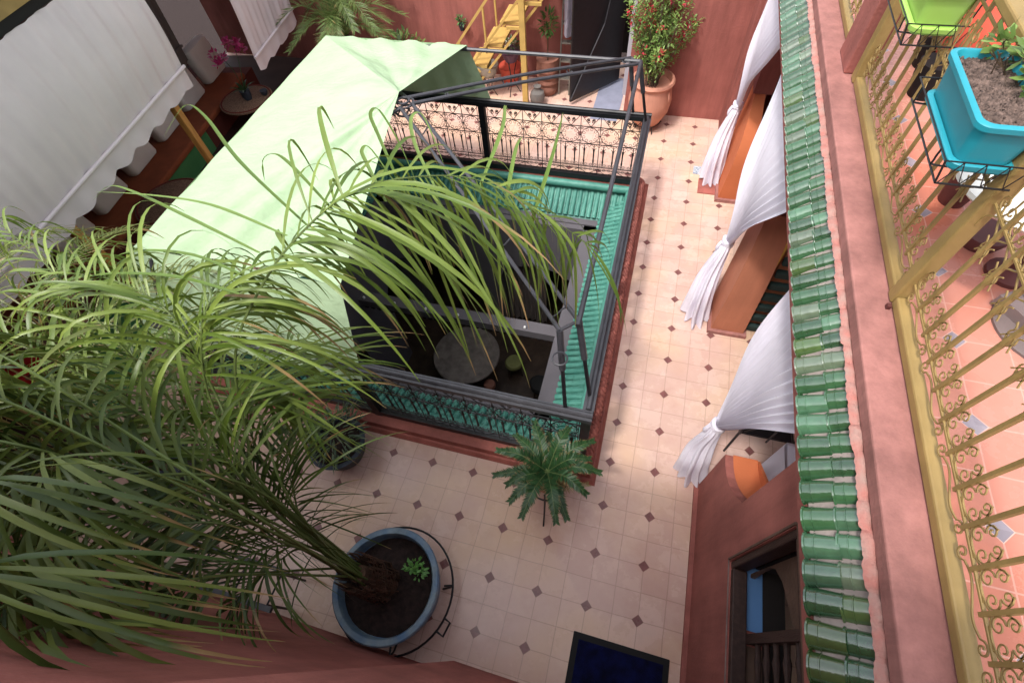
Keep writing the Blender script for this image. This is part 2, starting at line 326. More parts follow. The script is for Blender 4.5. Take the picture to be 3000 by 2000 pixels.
# posts of the gallery
def stub(label, y0, x0, x1, tx0, tx1, dy, H, m_):
    k = 12; vs = []; fs = []
    for i in range(k + 1):
        t = i / k; z = H * t; yy = y0 + dy * max(0, (t - .35) / .65) ** 2.2
        a = x0 + (tx0 - x0) * t; b = x1 + (tx1 - x1) * t
        vs += [(a, yy, z), (b, yy, z), (b, y0 + dy + .3, z), (a, y0 + dy + .3, z)]
    for i in range(k):
        for j in range(4): fs.append((i * 4 + j, i * 4 + (j + 1) % 4, i * 4 + 4 + (j + 1) % 4, i * 4 + 4 + j))
    fs.append((k * 4, k * 4 + 1, k * 4 + 2, k * 4 + 3)); b_ = MB(); b_.add(vs, fs)
    t_ = thing('gallery_pier', label, 'pier', (x0, y0, 0))
    b_.build('shaft', m_, t_)
    MB().box(x0 - .03, x1 + .03, y0 - .035, y0 + dy + .32, 0, .045).build('plinth', coping, t_, smooth=False)
    MB().box(.82, 1.02, y0 + dy + .02, y0 + dy + .29, H, 2.12).build('upper_post', plaster, t_, smooth=False)
stub('salmon pier standing beside the dark slatted screen', 2.86, .785, 1.11, .83, 1.05, .12, 1.5, orange)
stub('bright orange pier beyond the drain tile at the far curtain', 4.90, .765, 1.08, .84, .95, .42, 1.15, orangeB)
tag(MB().box(.52, .76, 4.99, 5.28, .001, .012).build('orange_patch', curbm, org=(.6, 5.1, 0)), 'terracotta coloured patch on the floor before the orange pier', 'floor patch')
# drain tile
tag(MB().box(.44, .575, 5.36, 5.52, .001, .007).build('drain_tile', tilepat, org=(.5, 5.4, 0)), 'small patterned blue and white tile in the walkway', 'tile')
tag(MB().box(-1.12, -.72, 6.35, 7.5, .001, .006).build('door_slab', slate, org=(-.9, 6.8, 0)), 'blue grey stone slab on the floor before the black door', 'slab')
# ------------------------------------------------------------ kerb round the well
kb = thing('well_curb', 'terracotta red curb around the railed light well', 'curb', (-2.25, 3, 0))
cp = [(0, 0), (.03, .035), (.05, .035), (.06, .10), (.21, .12), (.21, -.28)]
def kerbside(a, b, inward):
    mb = MB(); a = Vector(a); b = Vector(b); inward = Vector(inward); along = (b - a).normalized(); n = 2
    vs = []
    for q, sgn in ((a, 1), (b, -1)):
        for d, z in cp: vs.append(q + inward * d + along * d * sgn + Vector((0, 0, z)))
    k = len(cp); fs = [(i, i + 1, k + i + 1, k + i) for i in range(k - 1)]; mb.add(vs, fs); return mb
for a, b, i_ in (((WX0, WY0, 0), (WX1, WY0, 0), (0, 1, 0)), ((WX1, WY0, 0), (WX1, WY1, 0), (-1, 0, 0)), ((WX1, WY1, 0), (WX0, WY1, 0), (0, -1, 0)), ((WX0, WY1, 0), (WX0, WY0, 0), (1, 0, 0))):
    kerbside(a, b, i_).build('curb_side', curbm, kb, smooth=False)
rope = MB(); y = 1.15; k = 0          # rope moulding on the right-hand side
while y < 4.95:
    for j in range(1): rope.tube([(-.165, y - .035, .105), (-.19, y - .01, .135), (-.225, y + .02, .135), (-.245, y + .045, .11)], .022, 6)
    y += .052
rope.build('rope_moulding', curbm, kb)
# ------------------------------------------------------------ railing of the well
rl = thing('iron_railing', 'black iron railing with scrolled panels around the light well', 'railing', (-2.25, 3, 0))
RX0, RX1, RY0, RY1, ZT = -4.22, -.265, 1.115, 4.86, 1.05
def topbar(a, b): 
    m_ = MB().bar(a, b, .085, .05); m_.tube([Vector(a) + Vector((0, 0, .035)), Vector(b) + Vector((0, 0, .035))], .022, 8); return m_
topbar((RX0 - .04, RY0, ZT), (RX1 + .04, RY0, ZT)).build('top_rail', irongrey, rl)
topbar((RX0 - .04, RY1, ZT), (RX1 + .04, RY1, ZT)).build('top_rail', iron, rl)
topbar((RX1, RY0 + .045, ZT - .002), (RX1, RY1 - .045, ZT - .002)).build('top_rail', irongrey, rl)
topbar((RX0, RY0 + .045, ZT - .002), (RX0, RY1 - .045, ZT - .002)).build('top_rail', iron, rl)
for a, b in (((RX0, RY0, .17), (RX1, RY0, .17)), ((RX0, RY1, .17), (RX1, RY1, .17)), ((RX1, RY0, .172), (RX1, RY1, .172)), ((RX0, RY0, .172), (RX0, RY1, .172))):
    MB().bar(a, b, .06, .07).build('bottom_rail', iron, rl, smooth=False)
for x in (RX0, (RX0 + RX1) / 2, RX1):
    for y in (RY0, RY1): MB().box(x - .037, x + .037, y - .032, y + .032, .10, ZT - .02).build('post', iron, rl, smooth=False)
for x in (RX0, RX1): MB().box(x - .03, x + .03, 2.95, 3.02, .10, ZT - .02).build('post', iron, rl, smooth=False)
def scrollpanel(o, d, W, z0=.21, z1=1.02):
    mb = MB(); o = Vector(o); d = Vector(d); Z = Vector((0, 0, 1)); r = .0042
    def P(u, z): return o + d * u + Z * z
    n = max(1, round(W / .225)); pu = W / n; h1, h2, h3 = .87, .64, .32
    for z in (z0 + .012, h3, h2, h1, z1 - .01): mb.tube([P(0, z), P(W, z)], .0055, 4)
    for z in (z0 + .07,): mb.tube([P(0, z), P(W, z)], .004, 4)
    for e in (.012, .03, W - .03, W - .012): mb.tube([P(e, z0), P(e, z1)], .004, 4)
    for i in range(n):
        c = (i + .5) * pu; cz = (h1 + h2) / 2; rr = (h1 - h2) / 2 - .008
        mb.tube([P(i * pu, z0), P(i * pu, z1)], .0055, 4)
        mb.tube([P(c + math.cos(a) * rr, cz + math.sin(a) * rr) for a in [2 * PI * k / 16 for k in range(17)]], r, 4, False)
        for k in range(9):
            a = 2 * PI * k / 9; mb.tube([P(c + math.cos(a) * rr * .76 + math.cos(b) * .017, cz + math.sin(a) * rr * .76 + math.sin(b) * .017) for b in [2 * PI * j / 7 for j in range(8)]], .0032, 3, False)
        for sx in (-1, 1):
            for sz in (-1, 1):
                mb.tube([q for q in spiral(P(c + sx * pu * .42, cz + sz * rr * .78), .018, 0, 1.2, d, Z, 9)], r, 3)
            mb.tube(spiral(P(c + sx * .03, .935), .026, 0, 1.3, d * sx, Z, 9), .0045, 4)
            mb.tube(spiral(P(c + sx * .03, .955), .02, 0, 1.3, d * sx, Z, 8), .0045, 4)
            mb.tube([P(c, h1), P(c + sx * pu * .5, z1)], r, 3); mb.tube([P(c, z0), P(c + sx * pu * .5, z0 + .07)], r, 3)
            b_ = c + sx * pu * .25                               # spindles
            mb.tube([P(b_, h3), P(b_, .36), P(b_, .40), P(b_, .43), P(b_, .54), P(b_, .56), P(b_, .585), P(b_, h2)], [.004, .005, .012, .008, .010, .015, .005, .004], 6)
            mb.tube([P(b_ - .028, .59), P(b_ - .015, .575), P(b_ + .015, .575), P(b_ + .028, .59)], .004, 3)
            mb.tube([P(b_ - pu * .25, .60), P(b_ - pu * .13, .632), P(b_, .60), P(b_ + pu * .13, .632), P(b_ + pu * .25, .60)], .0035, 3)
            for q in (.14, .36): 
                mb.tube([P(c + sx * pu * q + math.cos(b) * .017, .30 - .02 + math.sin(b) * .017) for b in [2 * PI * j / 7 for j in range(8)]], .003, 3, False)
                mb.tube([P(c + sx * pu * q + math.cos(b) * .017, .35 + math.sin(b) * .017) for b in [2 * PI * j / 7 for j in range(8)]], .003, 3, False)
        for zz in (h2, h1, cz): mb.tube([P(i * pu, zz - .012), P(i * pu, zz), P(i * pu, zz + .012)], [.004, .014, .004], 5)
    return mb
Wd = (RX1 - RX0) / 2 - .074
for y in (RY0, RY1):
    for x in (RX0 + .037, (RX0 + RX1) / 2 + .037): scrollpanel((x, y, 0), (1, 0, 0), Wd).build('scroll_panel', iron, rl)
for x in (RX0, RX1):
    for y0, y1 in ((RY0 + .035, 2.95), (3.02, RY1 - .035)): scrollpanel((x, y0, 0), (0, 1, 0), y1 - y0).build('scroll_panel', iron, rl)
# ------------------------------------------------------------ canopy frame and canvas
HUB = Vector((-2.25, 3.1, 2.12)); EX0, EX1, EY0, EY1, EZ = -4.02, -.43, 1.46, 4.80, 1.69
cf = thing('canopy_frame', 'dark tubular pyramid frame rising from the well railing', 'frame', (-2.25, 3, 1.05))
def tubep(name, pts, r, n=8, m_=irongrey): return MB().tube(smoothpath(pts, 4) if len(pts) > 2 else pts, r, n).build(name, m_, cf)
for cx, cy, bx, by, sx, sy in ((EX1, EY1, RX1, RY1, -1, -1), (EX1, EY0, RX1, RY0, -1, 1), (EX0, EY1, RX0, RY1, 1, -1), (EX0, EY0, RX0, RY0, 1, 1)):
    EZ_ = EZ - (.05 if sx > 0 else 0)
    e1 = Vector((cx - sx * .0, cy + sy * .04, EZ_)); e2 = Vector((cx + sx * .11, cy - sy * .06, EZ_))
    for e, b in ((e1, (bx, by + sy * .14, ZT)), (e2, (bx + sx * .16, by, ZT))):
        d = Vector(b); tubep('corner_post', [d, d.lerp(e, .6)], .015, 6, iron)
        tubep('corner_post_sleeve', [d.lerp(e, .55), e], .024, 8, irongrey)
    s1 = HUB + Vector((-sx * .075, 0, -.02)); s2 = HUB + Vector((0, -sy * .075, -.02))
    q_ = -.03 if sx > 0 else .02; m1 = e1.lerp(s1, .5) + Vector((0, 0, q_)); m2 = e2.lerp(s2, .5) + Vector((0, 0, q_))
    tubep('rib', [e1, m1, s1], .0155); tubep('rib', [e2, m2, s2], .0155)
    for t in (.05, .33, .62, .86):
        a = e1.lerp(s1, t); b = e2.lerp(s2, t); MB().tube([a + (b - a) * k / 6 + Vector((0, 0, .02 * math.sin(k * PI / 3))) for k in range(7)], .006, 5).build('spacer', irongrey, cf)
    MB().tube([e1.lerp(e2, k / 6) + (Vector((-sx, sy * 1.0, 0)) * .03 * math.sin(PI * k / 6)) for k in range(7)], .012, 6).build('corner_bow', irongrey, cf)
for a, b in (((EX1, EY0, EZ), (EX1, EY1, EZ)), ((EX0, EY0, EZ), (EX0, EY1, EZ)), ((EX0, EY1, EZ), (EX1, EY1, EZ))): tubep('eave_tube', [a, b], .02)
for rr, zz in ((.085, -.02), (.085, -.09), (.05, .0)):
    MB().tube([HUB + Vector((math.cos(a) * rr, math.sin(a) * rr, zz)) for a in [2 * PI * k / 20 for k in range(21)]], .009, 5, False).build('hub_ring', irongrey, cf)
for k in range(6): MB().tube([HUB + Vector((math.cos(k) * .085, math.sin(k) * .085, -.1)), HUB + Vector((math.cos(k + 1) * .085, math.sin(k + 1) * .085, 0))], .006, 5).build('hub_strut', irongrey, cf)
MB().tube([Vector((-.5, 1.22, 1.63)) + Vector((math.cos(a) * .05, math.sin(a) * .05, 0)) for a in [2 * PI * k / 16 for k in range(17)]], .007, 5, False).build('corner_ring', irongrey, cf)
# canvas: three roof faces and the drops that hang to the railing
cv = MB(); XR = -2.33
up = Vector((0, 0, .028)); A = Vector((EX0 - .03, EY1 + .03, EZ)) + up; B = Vector((EX0 - .03, EY0 - .03, EZ)) + up; H = HUB + Vector((-.03, .02, .06))
def wr(u, v, k=1.0): return k * 1.7 * (.014 * math.sin(9 * u + 5 * v) * math.sin(PI * v) + .007 * math.sin(29 * u + 4 * v * v) * v * (1 - u) + .012 * math.sin(14 * v + 6 * u) * math.sin(PI * v)) * min(1, 5 * (u % 1.0), 5 * (1 - u % 1.0))
def face(P0, P1, sag, fr=1.0, seed=0):
    def f(u, v):
        e = P0.lerp(P1, u); q = H.lerp(e, v * fr); s = math.sin(PI * v) * math.sin(PI * u)
        q = q + Vector((0, 0, -sag * s)); return q + Vector((.3, .1, 1)) * (wr(u + seed, v) if 0 < u < 1 else 0)
    return f
cv.grid(face(B, A, .0), 40, 24)
Fp = Vector((XR + .02, EY1 + .03, EZ + .028)); cv.grid(face(A, Fp, .07, seed=2), 20, 16)
Np = Vector((XR + .14, EY0 - .03, EZ + .01)); cv.grid(face(Np, B, .0, seed=4), 30, 20)
def drop(P0, P1, Q0, Q1, hem=0, amp=.02, nw_=9):
    def f(u, v):
        a = P0.lerp(P1, u); b = Q0.lerp(Q1, u); q = a.lerp(b, v); n = (P1 - P0).cross(Vector((0, 0, 1))).normalized()
        q = q + n * amp * v * math.sin(nw_ * 2 * PI * u + 1.3 * math.sin(5 * u)); q.z += hem * math.sin(7 * u) * v; return q
    cv.grid(f, 40, 10)
drop(A, Fp, Vector((RX0 - .02, RY1 + .06, 1.05)), Vector((-2.14, RY1 + .06, 1.06)))
drop(B, A, Vector((RX0 - .06, RY0, 1.0)), Vector((RX0 - .06, RY1, 1.0)))
drop(Np, B, Vector((-2.10, RY0 - .07, .93)), Vector((RX0 - .03, RY0 - .07, .98)), .02, .022, 8)
tag(cv.build('canvas_cover', canvas, org=(-3, 3, 1.7)), 'pale green canvas drawn over the left half of the pyramid frame', 'canvas')
# ------------------------------------------------------------ glazed eaves inside the well
def barrel_tiles(mb, o, run, slope, n, pitch, length, rows, r, rg, lip=.004, jit=.4, tint=False):
    o = Vector(o); run = Vector(run).normalized(); slope = Vector(slope).normalized(); nrm = run.cross(slope).normalized()
    if nrm.z < 0: nrm = -nrm
    for row in range(rows):
        for i in range(n):
            b = o + run * (i + .5) * pitch + slope * row * (length * .93) + nrm * (-row * .008 + rg.uniform(-1, 1) * .003 * jit) + run * rg.uniform(-1, 1) * pitch * .05 * jit
            ln = length * rg.uniform(.97, 1.05); vs = []; sts = [(0, 1.0), (.02, 1.10), (.07, 1.08), (.09, 1.0), (.30, 1.0), (.31, 1.05), (.34, 1.05), (.35, .99), (1, .9)]
            m_ = 8; sl_ = slope + run * rg.uniform(-1, 1) * .05 * jit
            for t, f in sts:
                for k in range(m_ + 1):
                    a = PI * k / m_; vs.append(b + sl_ * ln * t + run * math.cos(a) * r * f + nrm * (math.sin(a) * r * f * .95))
            if tint:
                t_ = rg.random(); q_ = rg.random(); base = [L(58, 112, 66), L(84, 138, 98), L(84, 118, 58), L(120, 144, 112)][0 if t_ < .45 else 1 if t_ < .7 else 2 if t_ < .88 else 3]; mb.cc = tuple(c__ * (.5 + .34 * q_) for c__ in base[:3]) + (1,)
            c = len(sts); fs = [(s_ * (m_ + 1) + k, s_ * (m_ + 1) + k + 1, (s_ + 1) * (m_ + 1) + k + 1, (s_ + 1) * (m_ + 1) + k) for s_ in range(c - 1) for k in range(m_)]
            fs.append(tuple(range(m_, -1, -1)))
            mb.add(vs, fs)
def eave(label, a, b, inward, grp='turquoise tiled eaves inside the light well'):
    a = Vector(a); b = Vector(b); inward = Vector(inward); d = (b - a); n = int(d.length / .075)
    t = thing('tiled_eave', label, 'tiled eave', a, grp)
    mb = MB(); sl_ = inward * .34 + Vector((0, 0, -.20)); up_ = -sl_.normalized()
    barrel_tiles(mb, a + sl_, d, up_, n, d.length / n, .085, 5, d.length / n * .40, R, jit=.25)
    mb.build('tile', tileT, t)
    bs = MB(); q = Vector((0, 0, -.03)); vs = [a + q, b + q, b + sl_ + q, a + sl_ + q]; vs += [v + Vector((0, 0, -.05)) for v in vs]
    bs.add(vs, [(3, 2, 1, 0), (4, 5, 6, 7), (0, 1, 5, 4), (1, 2, 6, 5), (2, 3, 7, 6), (3, 0, 4, 7)]); bs.build('board', tileT, t, smooth=False)
    rg = MB(); rg.tube([a + Vector((0, 0, .055)) + inward * .02, b + Vector((0, 0, .055)) + inward * .02], .05, 10); rg.build('ridge_roll', tileT, t)
eave('turquoise tiled eave under the far railing panels', (IX0, IY1, 0.03), (IX1, IY1, 0.03), (0, -1, 0))
eave('turquoise tiled eave along the right side of the light well', (IX1, IY1, 0.03), (IX1, IY0, 0.03), (-1, 0, 0))
eave('turquoise tiled eave seen through the near railing', (IX1, IY0, 0.03), (IX0, IY0, 0.03), (0, 1, 0))
eave('turquoise tiled eave on the shaded left of the light well', (IX0, IY0, 0.03), (IX0, IY1, 0.03), (1, 0, 0))
# lower storey: arcades, beam, furniture
def arcade(label, o, d, W, holes, material=greyw, z0=-3.1, z1=-.22, th=.22):
    o = Vector(o); d = Vector(d); nn = Vector((-d.y, d.x, 0)); mb = MB()
    def q(u0, u1, a, b):
        vs = [o + d * u + nn * t + Vector((0, 0, z)) for t in (0, th) for u, z in ((u0, a), (u1, a), (u1, b), (u0, b))]
        mb.add(vs, [(3, 2, 1, 0), (4, 5, 6, 7), (0, 1, 5, 4), (1, 2, 6, 5), (2, 3, 7, 6), (3, 0, 4, 7)])
    u = 0
    for h0, h1, zt in holes:
        q(u, h0, z0, z1); q(h0, h1, zt, z1)
        k = 10; w2 = (h1 - h0) / 2                     # pointed arch spandrels
        for sgn, hx in ((1, h0), (-1, h1)):
            pts = [(hx, zt)] + [(hx + sgn * w2 * (1 - math.cos(a * PI / 2 / k)), zt - .45 + .45 * math.sin(a * PI / 2 / k)) for a in range(k + 1)]
            pts = [pts[0]] + pts[1:]
            vs = [o + d * a + nn * t + Vector((0, 0, b)) for t in (0.003, th - .003) for a, b in pts]; m_ = len(pts)
            mb.add(vs, [tuple(range(m_)), tuple(range(2 * m_ - 1, m_ - 1, -1))] + [(i, i + 1, m_ + i + 1, m_ + i) for i in range(m_ - 1)])
        u = h1
    q(u, W, z0, z1)
    return tag(mb.build('arcade_wall', material, org=o, smooth=False), label, 'wall')
arcade('grey arched wall on the left side of the lower patio', (-3.9, 4.7, 0), (0, -1, 0), 3.6, [(.35, 1.2, -1.2), (2.1, 2.95, -1.2)])
arcade('grey arched wall at the far side of the lower patio', (-.62, 4.5, 0), (-1, 0, 0), 3.3, [(.25, 1.45, -1.1), (1.75, 2.95, -1.1)])
arcade('grey arched wall under the right eave of the lower patio', (-.60, 1.3, 0), (0, 1, 0), 3.2, [(.4, 1.4, -1.1), (1.8, 2.8, -1.1)])
arcade('grey arched wall under the near railing in the lower patio', (-3.9, 1.42, 0), (1, 0, 0), 3.3, [(.4, 1.4, -1.1), (1.8, 2.8, -1.1)])
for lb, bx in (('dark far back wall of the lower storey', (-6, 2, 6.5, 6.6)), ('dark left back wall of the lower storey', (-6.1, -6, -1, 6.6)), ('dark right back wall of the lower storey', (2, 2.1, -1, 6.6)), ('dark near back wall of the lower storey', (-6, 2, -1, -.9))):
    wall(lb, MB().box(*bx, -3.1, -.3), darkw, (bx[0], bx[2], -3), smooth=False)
bm = thing('patio_beam', 'grey beam with small lamps crossing the lower patio', 'beam', (-2.2, 3.0, -.9))
MB().bar((-3.89, 3.02, -.86), (-.61, 3.02, -.86), .16, .13).build('beam', greyw, bm, smooth=False)
for k in range(7):
    x = -3.6 + k * .46; MB().lathe((x, 2.98, -.79), [(.0, 0), (.018, .003), (.02, .02), (.012, .035), (0, .04)], 10).build('lamp', lamp_w, bm)
fr = MB()
for k in range(34): x = -3.85 + k * .096; fr.prism([(x, -.93), (x + .096, -.93), (x + .08, -.975), (x + .048, -.995), (x + .016, -.975)], 'y', 2.96, 2.965)
fr.build('fringe', darkw, bm)
fr = MB(); 
for k in range(33): x = -3.85 + k * .096; fr.prism([(x, -.5), (x + .096, -.5), (x + .08, -.56), (x + .048, -.585), (x + .016, -.56)], 'y', 4.44, 4.445)
tag(fr.build('scalloped_fringe', darkw, org=(-2, 4.44, -.5)), 'dark scalloped fringe along the far grey beam in the light well', 'fringe')
tag(MB().box(-3.8, -.585, 4.36, 4.47, -.36, -.20).build('gutter', greyw, org=(-2, 4.4, -.3), smooth=False), 'grey gutter board under the far turquoise eave', 'gutter')
tb = thing('round_table', 'round veined stone table far below in the lower patio', 'table', (-2.45, 3.3, -3.1))
MB().lathe((-2.45, 3.3, -2.42), [(.0, 0), (.53, 0), (.55, .012), (.55, .035), (.54, .045), (0, .045)], 36).build('table_top', marble, tb)
MB().lathe((-2.45, 3.3, -3.1), [(.2, 0), (.2, .03), (.05, .06), (.04, .6), (.09, .68), (0, .68)], 16).build('pedestal', iron, tb)
def stool(label, x, y, m_, r=.15, h=.42):
    t = thing('stool', label, 'stool', (x, y, -3.1))
    MB().lathe((x, y, -3.1 + h - .09), [(0, 0), (r * .9, 0), (r, .03), (r, .07), (r * .85, .1), (0, .105)], 20).build('seat', m_, t)
    for k in range(3): a = k * 2.1; MB().tube([(x + math.cos(a) * r * .9, y + math.sin(a) * r * .9, -3.1), (x + math.cos(a) * r * .5, y + math.sin(a) * r * .5, -3.1 + h - .08)], .014, 6).build('leg', wooddark, t)
stool('olive topped stool to the right of the stone table below', -1.72, 3.5, mat('olive cloth', L(110, 112, 62), .8, .1))
stool('small brown topped stool nearest the near railing below', -2.0, 3.0, terraD, .10)
stool('black round stool right of the others in the lower patio', -1.2, 3.2, mat_black, .17)
cg = MB().grid(lambda u, v: (-2.35 + .95 * u, 4.62 + .03 * math.sin(u * 60), -1.1 - 1.9 * v), 90, 4)
tag(cg.build('lower_curtain', shadecloth, org=(-2, 4.6, -3)), 'dim grey pleated curtain in the far arch of the lower patio', 'curtain')
# ------------------------------------------------------------ right-hand green tile eave, parapet
te = thing('green_tile_roof', 'long eave of green glazed barrel tiles beside the viewer', 'tiled eave', (.7, 3, 2.4))
mb = MB(); mb.cc = (1, 1, 1, 1); barrel_tiles(mb, (.628, -1.4, 2.405), (0, 1, 0), (.155, 0, .13), 88, .0965, .1135, 2, .0455, R, jit=1.1, tint=True)
mb.build('tiles', tileG, te)
bd = MB(); ny = 300
def bed(u, v):
    y = -1.42 + 8.52 * u; n1 = .5 + .5 * math.sin(y * 61 + 2 * math.sin(y * 7)); x = .640 + .175 * v; z = 2.419 + .145 * v + .012 * n1 * math.sin(PI * min(1, v * 1.2)) + R.uniform(0, .004)
    return (x, y, z)
bd.grid(bed, ny, 5); bd.build('mortar_bed', mortar, te)
pm = MB()
cen = [-1.4]
while cen[-1] < 7.05: cen.append(cen[-1] + R.uniform(.07, .125))
cen = [(-1.4 + (i + .5) * .0965 + R.uniform(-.010, .010), R.uniform(.8, 1.12), R.uniform(-.005, .006)) for i in range(len(cen) + 10)]
def lump(u, v):
    y = -1.4 + 8.45 * u; k = min(range(len(cen)), key=lambda i: abs(cen[i][0] - y)) if False else int((y + 1.4) / .0965)
    k = max(0, min(len(cen) - 1, k)); best = min(cen[max(0, k - 4):k + 5], key=lambda c: abs(c[0] - y)); d_ = min(1, abs(best[0] - y) / .052); h = best[1] * math.sqrt(max(0, 1 - d_ * d_ * .7))
    w0 = .752 - .016 * h + best[2] + .0015 * math.sin(y * 190); x = w0 + (.796 - w0) * v
    return (x, y, 2.556 + .028 * h * math.sin(PI * (.12 + .88 * v)) ** .7 + .0015 * math.sin(y * 140 + v * 9))
pm.grid(lump, 900, 7)
pm.build('mortar_cap', mortarP, te)
MB().box(.64, .775, -1.4, 7.05, 2.325, 2.385).build('soffit_board', plaster, te, smooth=False)
pp = MB().box(.80, 1.0, -1.5, 7.1, 2.32, 2.56).box(.768, .972, -1.5, 7.1, 2.58, 2.65)
wall('flat salmon pink coping between green tiles and ochre railing', pp, coping, (.86, 3, 2.6), name='parapet', mod='bevel', smooth=False)
wall('square pink pillar at the bend of the ochre railing', MB().box(.86, 1.02, 2.97, 3.24, 2.651, 4.3), plaster, (.95, 3.1, 2.65), cat='pillar', name='pillar', smooth=False, mod='bevel')
# ------------------------------------------------------------ ochre railing of the terrace
yr = thing('ochre_railing', 'ochre painted wrought railing of the upper terrace', 'railing', (.92, 1, 2.65))
XRL = .925
def rail_run(y0, y1):
    MB().box(XRL - .024, XRL + .024, y0, y1, 2.655, 2.70).build('bottom_rail', yellowm, yr, mod='bevel', smooth=False)
    MB().box(XRL - .03, XRL + .03, y0, y1, 3.46, 3.50).build('handrail', yellowm, yr, mod='bevel', smooth=False)
    for z in (2.776, 3.19, 3.41): MB().tube([(XRL, y0, z), (XRL, y1, z)], .006, 6).build('rail_bar', yellowm, yr)
    n = round((y1 - y0) / .1195); p = (y1 - y0) / n; D = Vector((0, 1, 0)); Z = Vector((0, 0, 1))
    for i in range(n + 1):
        y = y0 + i * p
        if 0 < i < n:
            b_ = MB(); b_.bar((XRL, y, 2.76), (XRL, y, 3.46), .013, .013, (0, 1, 0)); b_.tube([(XRL, y, 3.05), (XRL, y, 3.085), (XRL, y, 3.12)], [.006, .012, .006], 6)
            for s_ in (-1, 1): b_.tube(smoothpath([(XRL, y + s_ * .012, 3.075), (XRL, y + s_ * .025, 3.10), (XRL, y + s_ * .018, 3.12), (XRL, y + s_ * .034, 3.135)], 3), .0028, 4); b_.tube([(XRL, y + s_ * .01, 3.11), (XRL, y + s_ * .034, 3.07)], .0028, 4)
            b_.build('baluster', yellowm, yr)
        if i < n:
            c = y + p / 2; s_ = MB()                      # curls standing on the low bar
            s_.tube([(XRL, c - p * .26, 2.782), (XRL, c + p * .26, 2.782)], .004, 4)
            for sg in (-1, 1):
                s_.tube(spiral(Vector((XRL, c + sg * p * .24, 2.815)), .027, PI / 2, -1.35 * sg, D, Z, 16), .0028, 4)
                s_.tube(spiral(Vector((XRL, c + sg * p * .22, 2.868)), .022, -PI / 2, 1.35 * sg, D, Z, 16), .0028, 4)
                s_.tube(smoothpath([(XRL, c + sg * .004, 2.782), (XRL, c + sg * p * .47, 2.80), (XRL, c + sg * p * .46, 2.85), (XRL, c + sg * p * .22, 2.89)], 4), .0028, 4)
            s_.build('scroll', yellowm, yr); s_ = MB()    # curls of the high band
            s_.tube([(XRL, c - p * .3, 3.195), (XRL, c + p * .3, 3.195)], .004, 4)
            for sg in (-1, 1):
                s_.tube(spiral(Vector((XRL, c + sg * p * .22, 3.225)), .026, -PI / 2, 1.3 * sg, D, Z, 14), .0028, 4)
                s_.tube(spiral(Vector((XRL, c + sg * p * .22, 3.34)), .03, PI / 2, -1.3 * sg, D, Z, 14), .0028, 4)
                s_.tube(smoothpath([(XRL, c + sg * p * .5, 3.10), (XRL, c + sg * p * .42, 3.15), (XRL, c, 3.19), (XRL, c - sg * p * .2, 3.25), (XRL, c - sg * p * .22, 3.37)], 4), .0032, 4)
            s_.build('scroll', yellowm, yr)
    k = max(1, round((y1 - y0) / .33)); q = (y1 - y0) / k            # flattened S scrolls between the two low bars
    for i in range(k):
        a = y0 + i * q; s_ = MB()
        s_.tube(spiral((XRL, a + .035, 2.742), .024, 0, 1.3, D, Z, 14), .0034, 4); s_.tube(spiral((XRL, a + q - .035, 2.742), .024, PI, 1.3, D, Z, 14), .0034, 4)
        s_.tube(smoothpath([(XRL, a + .059, 2.742), (XRL, a + q * .35, 2.728), (XRL, a + q * .65, 2.755), (XRL, a + q - .059, 2.742)], 5), .0034, 4)
        s_.build('scroll', yellowm, yr)
rail_run(-1.4, 1.195); rail_run(1.255, 2.86); rail_run(3.27, 4.6)
MB().box(XRL - .03, XRL + .03, 1.196, 1.254, 2.655, 3.46).build('post', yellowm, yr, mod='bevel', smooth=False)
MB().box(XRL - .03, XRL + .03, 2.861, 2.935, 2.655, 3.58).build('post', yellowm, yr, mod='bevel', smooth=False)
MB().box(XRL - .03, XRL + .03, 3.245, 3.27, 2.655, 3.58).build('post', yellowm, yr, smooth=False)
MB().box(XRL - .046, XRL - .031, 1.16, 1.18, 2.651, 2.67).build('bracket', maroon, yr, smooth=False)
